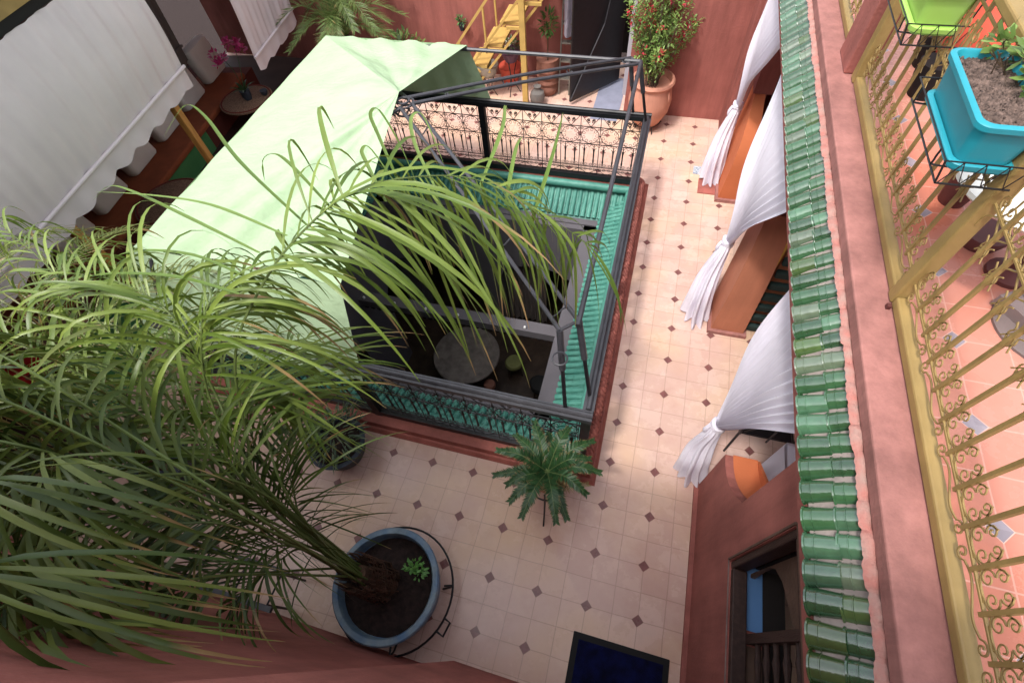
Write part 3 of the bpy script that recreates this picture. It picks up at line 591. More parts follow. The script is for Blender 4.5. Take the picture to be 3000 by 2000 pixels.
# ------------------------------------------------------------ leaf helpers
def greens(rg, a=(.085, .17, .028), b=(.22, .34, .07)):
    t = rg.random(); return tuple(a[i] + (b[i] - a[i]) * t for i in range(3))
def frond(mb, path, n, L_, wd, g, rg, start=.3, ct=.62, cs=.7, cu=.3, ca=(.07, .15, .02), cb=(.19, .31, .06), browntip=.25, rr=.008, seg=8, jit=.18, asym=1.0, hang=0, rcol=(.16, .22, .06)):
    P = smoothpath(path, 8); m_ = len(P)
    mb.cc = rcol + (1,); mb.tube(P, [rr * (1 - .8 * i / m_) for i in range(m_)], 5); mb.cc = None
    for i in range(n):
        s = start + (1 - start) * (i + .5) / n; k = min(m_ - 2, int(s * (m_ - 1))); f = s * (m_ - 1) - k
        p = P[k].lerp(P[k + 1], f); T = (P[k + 1] - P[k]).normalized(); Sd = T.cross(Vector((0, 0, 1)))
        Sd = Sd.normalized() if Sd.length > .05 else T.orthogonal().normalized(); U = Sd.cross(T).normalized()
        e = (s - start) / (1 - start); ll = L_ * (.55 + .45 * math.sin(PI * min(1, e * 1.1 + .1))) * (1 - .2 * e)
        for sg in (-1, 1):
            c_ = ct + .35 * e
            d = T * (c_ + rg.uniform(-jit, jit)) + Sd * sg * (cs + rg.uniform(-jit, jit)) + U * (cu + rg.uniform(-jit, jit) - (hang * rg.random() if rg.random() < .75 else 0))
            col = greens(rg, ca, cb); tp = rg.uniform(.68, .9) if rg.random() < browntip else (.95 if rg.random() < .5 else None)
            if rg.random() < browntip * .012: col = (.30, .20, .09)
            if sg < 0 and asym < 1 and rg.random() > asym + .2: continue
            mb.leaf(p, d, ll * rg.uniform(.8, 1.15) * (asym if sg < 0 else 1), wd * rg.uniform(.75, 1.2), seg, g * rg.uniform(.6, 1.4), col=col, tip=tp, twist=rg.uniform(-.9, .9), up=U)
def leafcloud(mb, c, rad, n, size, rg, a, b, asp=.45, flat=.3, shell=.35):
    c = Vector(c)
    for i in range(n):
        v = Vector((rg.gauss(0, 1), rg.gauss(0, 1), rg.gauss(0, 1))).normalized() * (rg.random() ** shell)
        p = c + Vector((v.x * rad[0], v.y * rad[1], v.z * rad[2])); d = Vector((v.x + rg.uniform(-.6, .6), v.y + rg.uniform(-.6, .6), v.z * .6 + rg.uniform(-.3, .8)))
        L_ = size * rg.uniform(.6, 1.3); mb.leaf(p, d, L_, L_ * asp, 2, flat, col=greens(rg, a, b), fold=.1)
# ------------------------------------------------------------ blue pot and the big palm
BP = Vector((-1.47, -.28, 0))
bp = thing('plant_pot', 'large worn blue glazed pot holding the big palm', 'pot', BP)
MB().lathe(BP, [(.24, .03), (.29, .08), (.36, .22), (.385, .34), (.375, .41), (.372, .425), (.395, .44), (.40, .465), (.39, .48), (.355, .48), (.345, .46), (.345, .38), (.34, .36)], 44, jit=.006).build('body', blue, bp)
MB().lathe(BP, [(0, .385), (.15, .39), (.30, .378), (.342, .36)], 30, jit=.02).build('soil', soil, bp)
st = thing('pot_stand', 'thin iron ring stand with a loop handle around the blue pot', 'pot stand', BP)
for zz, rr in ((.20, .455), (.02, .30)): MB().tube([BP + Vector((math.cos(a) * rr, math.sin(a) * rr, zz)) for a in [2 * PI * k / 48 for k in range(49)]], .009, 6, False).build('ring', iron, st)
for k in range(4):
    a = .3 + k * PI / 2; c_, s_ = math.cos(a), math.sin(a)
    MB().tube([BP + Vector((c_ * .455, s_ * .455, .20)), BP + Vector((c_ * .42, s_ * .42, .1)), BP + Vector((c_ * .34, s_ * .34, .0))], .009, 6).build('leg', iron, st)
    MB().tube([BP + Vector((c_ * .455, s_ * .455, .2)), BP + Vector((c_ * .385, s_ * .385, .2))], .008, 6).build('spur', iron, st)
a = -.32; o_ = BP + Vector((math.cos(a) * .455, math.sin(a) * .455, .2)); t_ = Vector((-math.sin(a), math.cos(a), 0)); r__ = Vector((math.cos(a), math.sin(a), 0))
MB().tube([o_ + t_ * .05, o_ + t_ * .05 + r__ * .05, o_ - t_ * .05 + r__ * .06, o_ - t_ * .05], .009, 6).build('loop_handle', iron, st)
pal = thing('palm_tree', 'tall palm with long drooping leaves growing from the blue pot', 'palm', (-1.52, -.3, .4))
tk = MB(); tk.tube(smoothpath([(-1.50, -.28, .36), (-1.52, -.29, .5), (-1.54, -.28, .62), (-1.55, -.28, .74), (-1.56, -.28, .85)], 4), [.105 - .003 * i for i in range(17)], 12)
for k in range(220):
    z = R.uniform(.36, .85); a = R.uniform(0, 2 * PI); rr = .11 - .04 * (z - .4); p = Vector((-1.5 - .07 * (z - .36) + math.cos(a) * rr, -.28 + math.sin(a) * rr, z))
    tk.tube([p, p + Vector((math.cos(a) * .03, math.sin(a) * .03, .12)), p + Vector((math.cos(a) * .02 + R.uniform(-.03, .03), math.sin(a) * .02, .24))], [.007, .005, .001], 4)
tk.build('trunk', trunkm, pal)
base = (-1.55, -.28, .78)
def fp(*pts): return [(base[0] + R.uniform(-.06, .06), base[1] + R.uniform(-.06, .06), base[2] + R.uniform(-.08, .08))] + [at(*p) for p in pts]
FR = [
 (fp((800, 1500, 1.95), (720, 1260, 2.3), (690, 1030, 2.72), (780, 815, 2.92), (900, 665, 3.02), (1030, 565, 3.06), (1200, 520, 3.02), (1390, 525, 2.92), (1560, 605, 2.75), (1730, 720, 2.5)), 66, 1.25, .021, 2.4, .42, .22, .42, .1, 1, .8),
 (fp((760, 1430, 2.1), (620, 1180, 2.5), (590, 980, 2.8), (640, 850, 2.9), (760, 790, 2.85)), 34, .95, .018, 2.8, .45, .3, .5, .2, 1, .9),
 (fp((780, 1430, 2.1), (620, 1130, 2.5), (500, 920, 2.8), (330, 820, 2.85), (180, 800, 2.8)), 36, .8, .0185, 2.4, .4, .5, .55, .5, 1, 1),
 (fp((700, 1420, 2.2), (480, 1150, 2.5), (280, 930, 2.8), (120, 760, 2.8), (-20, 640, 2.7)), 36, .7, .017, 2.4, .4, .5, .5, .4, 1, 1),
 (fp((680, 1420, 2.2), (420, 1220, 2.6), (150, 1050, 2.75), (-80, 960, 2.8), (-300, 940, 2.7)), 36, .8, .022, 2.4, .35, .5, .5, .3, 1, 1),
 (fp((780, 1480, 2.0), (640, 1320, 2.3), (480, 1250, 2.4), (330, 1260, 2.3)), 30, .85, .02, 1.9, .35, .5, .5, .45, 1, 1),
 (fp((860, 1480, 1.9), (780, 1280, 2.15), (740, 1120, 2.25), (800, 1020, 2.2), (900, 990, 2.1)), 32, 1.0, .02, 1.2, .4, .3, .8, .2, 1, .6),
 (fp((740, 1400, 2.0), (540, 1200, 2.2), (350, 1080, 2.2), (180, 1050, 2.1)), 32, .75, .02, 1.9, .3, .5, .5, .45, 1, 1),
 (fp((820, 1440, 1.8), (700, 1200, 2.0), (560, 1060, 2.05), (420, 1000, 1.95)), 30, .75, .019, 1.9, .35, .5, .5, .45, 1, 1),
 (fp((760, 1430, 2.0), (640, 1260, 2.3), (670, 1160, 2.3), (770, 1120, 2.2), (880, 1150, 2.1)), 32, 1.0, .02, 1.2, .4, .3, .8, .2, 1, .6),
 (fp((700, 1480, 2.2), (430, 1380, 2.6), (180, 1350, 2.7), (-60, 1400, 2.65)), 32, .85, .021, 2.6, .3, .4, .4, .1, 2, 1),
 (fp((720, 1550, 2.1), (500, 1530, 2.4), (280, 1500, 2.5), (60, 1520, 2.5)), 32, .8, .02, 2.6, .3, .4, .4, .1, 2, 1),
 (fp((800, 1560, 1.7), (660, 1510, 2.0), (520, 1500, 2.1), (400, 1540, 2.05)), 30, .7, .018, 2.4, .25, .45, .45, .2, 2, 1),
 (fp((860, 1600, 1.6), (700, 1640, 1.9), (560, 1710, 2.0), (450, 1810, 1.95)), 30, .75, .017, 2.2, .25, .45, .45, .2, 2, 1),
 (fp((600, 1700, 1.9), (300, 1850, 2.1), (50, 1990, 2.2), (-150, 2150, 2.2)), 30, .8, .02, 2.5, .3, .4, .45, .2, 2, 1),
 (fp((900, 1610, 1.4), (820, 1640, 1.6), (740, 1700, 1.65), (680, 1780, 1.6)), 24, .6, .013, 2.0, .2, .45, .5, .4, 3, 1),
 (fp((880, 1560, 1.5), (800, 1480, 1.75), (740, 1420, 1.85), (680, 1400, 1.8)), 28, .7, .015, 1.8, .2, .5, .5, .4, 3, 1),
 (fp((900, 1540, 1.5), (860, 1440, 1.75), (840, 1340, 1.85), (850, 1270, 1.8)), 28, .75, .015, 1.5, .2, .5, .5, .4, 3, 1),
]
for vv, xe, ze in ((980, -420, 3.0), (1130, -520, 3.2), (1270, -380, 3.15), (1400, -560, 3.3), (1530, -420, 3.2), (1680, -560, 3.3), (1830, -400, 3.15), (1960, -500, 3.2)):
    ja, jb = R.uniform(-110, 90), R.uniform(-130, 130)
    FR.append((fp((680 + ja, 1500 + jb + (vv - 1500) * .15, 2.1 + R.uniform(-.2, .3)), (330 + ja * .6, 1450 + jb * .6 + (vv - 1450) * .5, 2.75), (60, 1440 + (vv - 1440) * .8, 3.05), (-180, vv, ze), (xe, vv + 30, ze), (xe - 250, vv + 70, ze - .1)), 40, .86, .0185, 4.5, .36, .28, .32, -.45, 4, 1))
for path, n, L_, wd, g, stt, ct, cs, cu, kind, asy in FR:
    mb = MB(); rg = random.Random(n * 31 + int(L_ * 100) + len(path) * 7 + int(path[2].x * 1000))
    ca, cb, bt = {1: ((.10, .17, .022), (.27, .36, .07), .3), 2: ((.05, .09, .02), (.16, .21, .05), .8), 3: ((.05, .09, .02), (.14, .20, .045), .4), 4: ((.05, .09, .018), (.20, .24, .05), .9)}[kind]  # shaded fronds get darker greens, their shade put into the leaf colour
    frond(mb, path, n, L_, wd, g, rg, stt, ct, cs, cu, ca, cb, bt, jit=.3 if kind == 4 else .2, seg=10, asym=asy, hang=1.1 if kind == 1 else .3)
    mb.build('frond', leafm, pal)
# long separate-looking leaves arching over the canvas
LG = [((900, 660, 3.00), (700, 470, 2.92), (600, 340, 2.82), (540, 310, 2.72), (480, 400, 2.57)), ((840, 690, 3.02), (620, 600, 2.97), (430, 570, 2.92), (280, 562, 2.82)),
      ((760, 740, 3.02), (560, 640, 2.97), (400, 565, 2.87), (320, 545, 2.80), (270, 590, 2.72)), ((700, 800, 3.02), (560, 745, 2.97), (400, 735, 2.92), (310, 780, 2.82), (260, 950, 2.62), (230, 1070, 2.52)),
      ((700, 860, 3.02), (520, 810, 2.97), (340, 800, 2.90), (240, 815, 2.82), (225, 840, 2.72)), ((1180, 560, 2.87), (1110, 400, 2.82), (1085, 335, 2.77), (1110, 322, 2.72), (1170, 420, 2.62), (1230, 560, 2.42)),
      ((1280, 560, 2.82), (1215, 420, 2.78), (1205, 345, 2.72), (1240, 340, 2.67), (1300, 480, 2.52)), ((1130, 590, 2.87), (1075, 480, 2.82), (1060, 440, 2.77), (1090, 440, 2.72), (1200, 600, 2.52)),
      ((980, 620, 2.97), (850, 480, 2.92), (800, 450, 2.87), (770, 470, 2.82), (775, 530, 2.72)), ((1400, 560, 2.72), (1470, 380, 2.72), (1480, 310, 2.67), (1490, 330, 2.62)),
      ((1480, 600, 2.62), (1510, 440, 2.67), (1530, 400, 2.62)), ((1560, 640, 2.57), (1620, 450, 2.62), (1650, 330, 2.57))]
sm = MB()
for pts in LG:
    P = smoothpath([at(*p) for p in pts], 6); m_ = len(P); col = greens(R, (.13, .22, .03), (.24, .36, .08)); b = len(sm.v)
    for i, p in enumerate(P):
        T = (P[min(i + 1, m_ - 1)] - P[max(i - 1, 0)]).normalized(); sd = T.cross(Vector((.25, .35, 1))).normalized(); t = i / (m_ - 1); wq = .0115 * min(1, .5 + 2 * t) * max(.05, 1 - t ** 3)
        n_ = sd.cross(T); sm.v += [tuple(p - sd * wq), tuple(p - n_ * wq * .3), tuple(p + sd * wq)]; sm.c += [col + (1,)] * 3
        if i < m_ - 1: q = b + i * 3; sm.f += [(q, q + 1, q + 4, q + 3), (q + 1, q + 2, q + 5, q + 4)]
sm.build('arching_leaves', leafm, pal)
# a second palm with thinner, browning leaves, at the left beside the gallery
p2 = thing('thin_leaf_palm', 'thin leaved palm with browning tips before the white blind at left', 'palm', (-3.9, .1, 0))
tk = MB().tube(smoothpath([(-3.9, .1, .3), (-3.92, .12, .9), (-3.95, .15, 1.4)], 4), [.05 - .002 * i for i in range(9)], 10); tk.build('trunk', trunkm, p2)
MB().lathe((-3.9, .1, 0), [(.15, 0), (.22, .3), (.24, .36), (.2, .36), (.19, .3), (0, .3)], 24).build('pot', darkpot, p2)
for k, (dx, dy, h) in enumerate(((-.9, .9, .5), (-.2, 1.15, .5), (.5, 1.1, .35), (.8, .7, .3), (-1.0, .2, .5), (-.6, 1.2, .3), (.2, 1.3, .2), (-.9, -.4, .4), (.7, 0, .35), (-.3, .9, .75))):
    mb = MB(); b0 = Vector((-3.95, .15, 1.38)); e = b0 + Vector((dx, dy, h)); frond(mb, [b0, b0 + Vector((dx * .4, dy * .4, h * .9 + .12)), e, e + Vector((dx * .35, dy * .35, -.25))], 34, .42, .013, 1.2, random.Random(k + 5), .2, .6, .6, .35, (.10, .14, .03), (.24, .26, .08), .8, .006, 6)
    mb.build('frond', leafm, p2)
# seedlings in the blue pot
sd = thing('seedling', 'small bright green seedling in the soil of the blue pot', 'plant', (-1.30, -.10, .38))
mb = MB()
for q in ((-1.30, -.10), (-1.27, -.14), (-1.33, -.12)):
    mb.cc = (.12, .3, .05, 1); mb.tube([(q[0], q[1], .37), (q[0], q[1], .43)], .003, 4); mb.cc = None; leafcloud(mb, (q[0], q[1], .45), (.05, .05, .03), 26, .035, R, (.10, .30, .05), (.2, .45, .1), .6)
mb.build('leaves', leafm, sd)
# ------------------------------------------------------------ cycad in a terracotta pot on an iron stand
cy = Vector((-.50, .80, 0))
cs_ = thing('iron_plant_stand', 'slim iron stand carrying the cycad pot near the railing corner', 'plant stand', cy)
for k in range(3):
    a = -1.45 + k * 2 * PI / 3; MB().tube(smoothpath([cy + Vector((math.cos(a) * .30, math.sin(a) * .30, 0)), cy + Vector((math.cos(a) * .2, math.sin(a) * .2, .14)), cy + Vector((math.cos(a) * .15, math.sin(a) * .15, .42))], 3), .008, 6).build('leg', iron, cs_)
MB().tube([cy + Vector((math.cos(a) * .16, math.sin(a) * .16, .30)) for a in [2 * PI * k / 24 for k in range(25)]], .008, 5, False).build('ring', iron, cs_)
ct_ = thing('cycad_pot', 'terracotta pot under the dark green cycad', 'pot', cy + Vector((-.02, .08, .16)))
MB().lathe(cy + Vector((0, .06, .16)), [(.10, 0), (.15, .14), (.175, .26), (.195, .27), (.195, .31), (.165, .31), (.16, .27)], 28).build('body', terra, ct_)
MB().lathe(cy + Vector((0, .06, .16)), [(0, .28), (.16, .265)], 20).build('soil', soil, ct_)
cc_ = thing('cycad', 'dark green cycad with a rosette of stiff fronds at the railing corner', 'plant', cy + Vector((0, 0, .45)))
c0 = cy + Vector((.01, -.02, .62)); MB().lathe(cy + Vector((0, .03, .43)), [(.07, 0), (.075, .08), (.05, .15), (0, .18)], 16).build('trunk', trunkm, cc_)
for k in range(15):
    a = k * 2 * PI / 15 * 1.0 + R.uniform(-.15, .15); ln = R.uniform(.33, .43); el = R.choice((.10, .2, .04)); d = Vector((math.cos(a), math.sin(a), 0))
    mb = MB(); frond(mb, [c0, c0 + d * ln * .5 + Vector((0, 0, el)), c0 + d * ln + Vector((0, 0, el - .07))], 60, .085, .0115, .25, random.Random(k), .06, .5, .8, .12, (.018, .06, .02), (.045, .12, .035), .0, .004, 3, .04, rcol=(.16, .22, .08))
    mb.build('frond', leafm, cc_)
mb = MB(); frond(mb, [c0, c0 + Vector((.16, -.07, -.02)), c0 + Vector((.33, .02, -.12))], 30, .07, .008, .3, random.Random(9), .1, .45, .9, .1, (.35, .28, .1), (.5, .42, .18), .0, .004, 3, .05); mb.build('dry_frond', leafm, cc_)
dn_ = thing('dark_pot', 'dark blue grey pot of trailing succulent beside the near railing', 'pot', (-2.42, .68, 0))
MB().lathe((-2.42, .68, 0), [(.14, .0), (.2, .12), (.24, .28), (.26, .32), (.22, .32), (.21, .28)], 30).build('body', darkpot, dn_)
MB().lathe((-2.42, .68, 0), [(0, .30), (.21, .285)], 20).build('soil', soil, dn_)
su = thing('trailing_succulent', 'bushy grey green succulent spilling over the dark pot', 'plant', (-2.42, .68, .3)); mb = MB()
for k in range(240):
    a = R.uniform(0, 2 * PI); rr = .24 * R.random() ** .5; p = Vector((-2.45 + math.cos(a) * rr, .74 + math.sin(a) * rr, .33 + .25 * (1 - rr / .25) * R.random()))
    mb.leaf(p, (math.cos(a) * .5, math.sin(a) * .5, R.uniform(-.3, 1)), R.uniform(.07, .14), .016, 3, .8, col=greens(R, (.05, .10, .06), (.18, .24, .13)))
mb.build('stems', leafm, su)
# ------------------------------------------------------------ doormat
dm = thing('doormat', 'dark navy doormat with black border by the window wall', 'doormat', (.3, -.36, 0))
MB().box(-.06, .66, -.56, -.19, .002, .012).build('border', mat_black, dm, mod='bevel', smooth=False)
MB().box(-.015, .615, -.53, -.235, .0125, .019).build('pile', mat_navy, dm, smooth=False)
# ------------------------------------------------------------ window in the right wall
wn = thing('window', 'dark wooden window with a keyhole arch and turned bars in the pink wall', 'window', (.85, 0, 1.4))
wf = MB(); Y0, Y1, Z0, Z1 = -.60, .39, .98, 1.985
wf.box(.785, .87, Y1 - .045, Y1 - .001, Z0 + .001, Z1 - .001); wf.box(.785, .87, Y0 + .001, Y0 + .045, Z0 + .001, Z1 - .001); wf.box(.785, .87, Y0 + .045, Y1 - .045, Z0 + .001, Z0 + .05); wf.box(.785, .87, Y0 + .045, Y1 - .045, Z1 - .05, Z1 - .001)
wf.build('frame', wooddark, wn, mod='bevel', smooth=False)
ed = MB()
for a, b in (((.778, Y1 + .01, Z0), (.778, Y1 + .01, Z1)), ((.778, Y0, Z1 + .01), (.778, Y1 + .01, Z1 + .01))): ed.bar(a, b, .012, .02)
MB().bar((.777, Y0, Z0 - .006), (.777, Y1 + .01, Z0 - .006), .010, .012).build('chipped_sill', mortar, wn, smooth=False)
ed.build('chipped_edge', woodstone, wn)
# horseshoe arch screen
yc = -.10
half = [(.42, .985), (.43, 1.08), (.465, 1.17), (.465, 1.28), (.42, 1.38), (.345, 1.47), (.23, 1.54), (.11, 1.60), (.0, 1.65)]
ar = MB()
for sg in (-1, 1):
    oy = Y1 - .046 if sg > 0 else Y0 + .046
    for (h0, a0), (h1, a1) in zip(half, half[1:]):
        q0 = yc + sg * h0; q1 = yc + sg * h1
        if sg > 0: q0 = min(q0, oy - .004); q1 = min(q1, oy - .004)
        else: q0 = max(q0, oy + .004); q1 = max(q1, oy + .004)
        ar.prism([(q0, a0), (oy, a0), (oy, a1), (q1, a1)], 'x', .90, .925)
    ar.prism([(yc, 1.65), (oy, 1.65), (oy, Z1 - .052), (yc, Z1 - .052)], 'x', .90, .925)
ar.build('arch_panel', woodstone, wn, smooth=False)
MB().box(.872, .968, .03, .388, .982, .990).build('blue_sill', bluepaint, wn, smooth=False)
MB().box(.969, 1.095, -.61, .388, .982, .988).build('dark_sill', darkw, wn, smooth=False)
MB().box(.872, .968, -.61, -.05, .982, .986).build('brown_sill', woodstone, wn, smooth=False)
MB().box(.93, 1.095, .38, .389, .99, 1.98).build('jamb_lining', darkw, wn, smooth=False)
lin = MB().box(1.1, 1.6, .66, .68, 0, 2.2)
lin.build('inner_reveal', darkw, wn, smooth=False)
rb = MB().box(.88, .915, Y0 + .045, -.05 + .06, Z0 + .05, Z0 + .13)
ra = MB(); ra.bar((.89, -.02, Z0 + .05), (.89, -.02, Z1 - .05), .05, .05); ra.build('mullion', wooddark, wn, smooth=False)
for z in (1.15, 1.28, 1.41, 1.54, 1.68, 1.82):
    MB().tube([(.89, y, z) for y in (-.03, -.10, -.13, -.2, -.3, -.4, -.5, -.55)], [.016, .014, .02, .013, .02, .013, .018, .014], 8).build('turned_bar', wooddark, wn)
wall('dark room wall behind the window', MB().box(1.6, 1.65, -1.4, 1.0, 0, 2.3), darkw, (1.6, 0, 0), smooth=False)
# ------------------------------------------------------------ curtains of the right gallery
def curtain(label, ya, yb, kn, zt, foot, fw_b, folds=15, lean=.0):
    folds += int(ya * 3) % 5 - 2
    t = thing('curtain', label, 'curtain', (.74, kn[1], 0), 'white curtains tied in the right gallery')
    kn = Vector(kn); foot = Vector(foot); rg = random.Random(int(ya * 100))
    ph = [rg.uniform(0, 6) for _ in range(4)]
    def f(u, v):
        top = Vector((.765, ya + (yb - ya) * u, zt))
        if v < 2:
            t_ = v; s_ = t_ ** 1.15; e = kn + Vector((.0, (u - .5) * .05, 0)); p = top.lerp(e, s_)
            amp = .017 * (1 - .3 * s_) + .004; p.z -= .05 * math.sin(PI * t_) * (u if yb > ya else 1 - u)
            dr = (1 - abs(2 * u - 1)) * .0; p.x += amp * math.sin(folds * 2 * PI * u + ph[0] + 1.6 * math.sin(5 * u) + .9 * s_) + .012 * math.sin(7 * u + 9 * t_ + ph[3]) - .05 * math.sin(PI * t_) ; p.y += .008 * math.sin(17 * u + 5 * t_)
            return p
        return kn
    def tail(u, v):
        a_ = 2 * PI * u; pl = 1 + (.10 + .22 * v) * math.sin(9 * a_ + ph[0] + 1.2 * math.sin(3 * v)) + .10 * v * math.sin(4 * a_ + ph[1])
        rx_ = (.030 + .085 * v ** .6) * pl; ry_ = (.034 + fw_b * .27 * v ** .6) * pl; c_ = kn.lerp(foot, v)
        return c_ + Vector((rx_ * math.cos(a_) - .03 * math.sin(PI * v), ry_ * math.sin(a_) + .012 * math.sin(11 * v + 6 * u), (.018 * math.sin(5 * a_ + ph[2]) + .02 * math.sin(2 * a_)) * v ** 3))
    MB().grid(tail, 130, 22).build('tail', white, t)
    m_ = MB(); m_.grid(f, 130, 34); c = m_.build('cloth', white, t)
    kk = MB()
    for j in range(3):
        kk.tube([kn + Vector((math.cos(a) * .043, math.sin(a) * .045, -.012 + .022 * j + .012 * math.sin(2 * a + j))) for a in [2 * PI * k / 14 for k in range(15)]], .017, 7, False)
    kk.tube(smoothpath([kn + Vector((-.05, .0, 0)), kn + Vector((-.075, -.02, -.05)), kn + Vector((-.07, -.01, -.13))], 3), [.016, .015, .016, .018, .018, .014, .008], 6)
    kk.build('knot', white, t)
    h = MB()
    for j in range(9):
        y = ya + (yb - ya) * (j + .5) / 9; h.tube([(.765 + math.cos(a) * .018, y, zt + .01 + math.sin(a) * .018) for a in [2 * PI * k / 10 for k in range(11)]], .004, 4, False)
    h.build('rings', woodstone, t)
curtain('far white curtain knotted beside the bright orange pier', 4.35, 5.85, (.72, 5.44, .93), 2.20, (.66, 5.28, .02), .42)
curtain('middle white curtain knotted beside the salmon pier', 2.25, 4.1, (.69, 3.23, .92), 2.20, (.62, 3.05, .02), .55)
curtain('near white curtain knotted above the low wall end', .74, 1.74, (.70, 1.36, .86), 2.20, (.70, 1.25, .04), .26)
tag(MB().tube([(.765, .72, 2.215), (.765, 5.95, 2.215)], .012, 8).build('curtain_rod', iron, org=(.765, 3, 2.2)), 'dark curtain rod under the gallery lintel', 'curtain rod')
# things inside the right gallery
bn = thing('slatted_screen', 'dark green slatted screen with orange gaps beside the salmon pier', 'screen', (1.5, 2.95, 0))
MB().box(1.125, 2.05, 2.985, 3.03, .0, 1.5).build('panel', stripeO, bn, smooth=False)
for k in range(8):
    z = .02 + k * .165; MB().rbox(1.118, 2.06, 2.93, 2.98, z, z + .085, .018).build('slat', stripeD, bn)
tag(MB().rbox(1.35, 1.8, 3.6, 4.0, .0, .35, .06).build('cushion', mat('mustard cloth', L(196, 136, 40), .9, .15), org=(1.6, 3.8, 0)), 'mustard cushion behind the dark slatted screen', 'cushion')
tag(MB().box(1.0, 1.25, 5.45, 5.6, .0, .5).build('yellow_box', mat('mustard paint', L(196, 136, 40), .7, .1), org=(1.1, 5.5, 0), mod='bevel', smooth=False), 'yellow box behind the bright orange pier', 'box')
tcl = thing('covered_table', 'table under a white cloth inside the gallery by the low wall', 'table', (1.6, 1.05, 0))
MB().grid(lambda u, v: (1.20 + .8 * u, .72 + .62 * v, .82 + .004 * math.sin(9 * u + 7 * v)), 10, 10).build('cloth_top', white, tcl)
pr_ = [(1.20, .72), (1.20, 1.34), (2.0, 1.34), (2.0, .72)]
def skirt(u, v):
    s = u * 3; k = min(2, int(s)); f = s - k; a = pr_[k]; b = pr_[k + 1]; n = ((-1, 0), (0, 1), (1, 0))[k]
    o = .02 + (.05 + .035 * math.sin(u * 70)) * v; return (a[0] + (b[0] - a[0]) * f + n[0] * o, a[1] + (b[1] - a[1]) * f + n[1] * o, .82 - .62 * v)
MB().grid(skirt, 120, 8).build('cloth_skirt', white, tcl)
ic = thing('iron_chair', 'curved black wrought iron chair inside the near gallery opening', 'chair', (1.25, 1.7, 0))
for x in (.98, 1.38):
    for y in (1.55, 1.9): MB().tube([(x, y, 0), (x, y, .44)], .011, 6).build('leg', iron, ic)
MB().box(.97, 1.39, 1.54, 1.91, .44, .465).build('seat', iron, ic, smooth=False)
bk = MB(); bk.tube(smoothpath([(.98, 1.54, .44), (.96, 1.5, .85), (1.18, 1.49, 1.0), (1.40, 1.5, .85), (1.38, 1.54, .44)], 5), .011, 6); bk.tube(smoothpath([(1.0, 1.53, .5), (1.18, 1.5, .85), (1.37, 1.53, .5)], 5), .008, 6); bk.tube([(1.18, 1.5, .46), (1.18, 1.49, 1.0)], .008, 6)
bk.build('backrest', iron, ic)
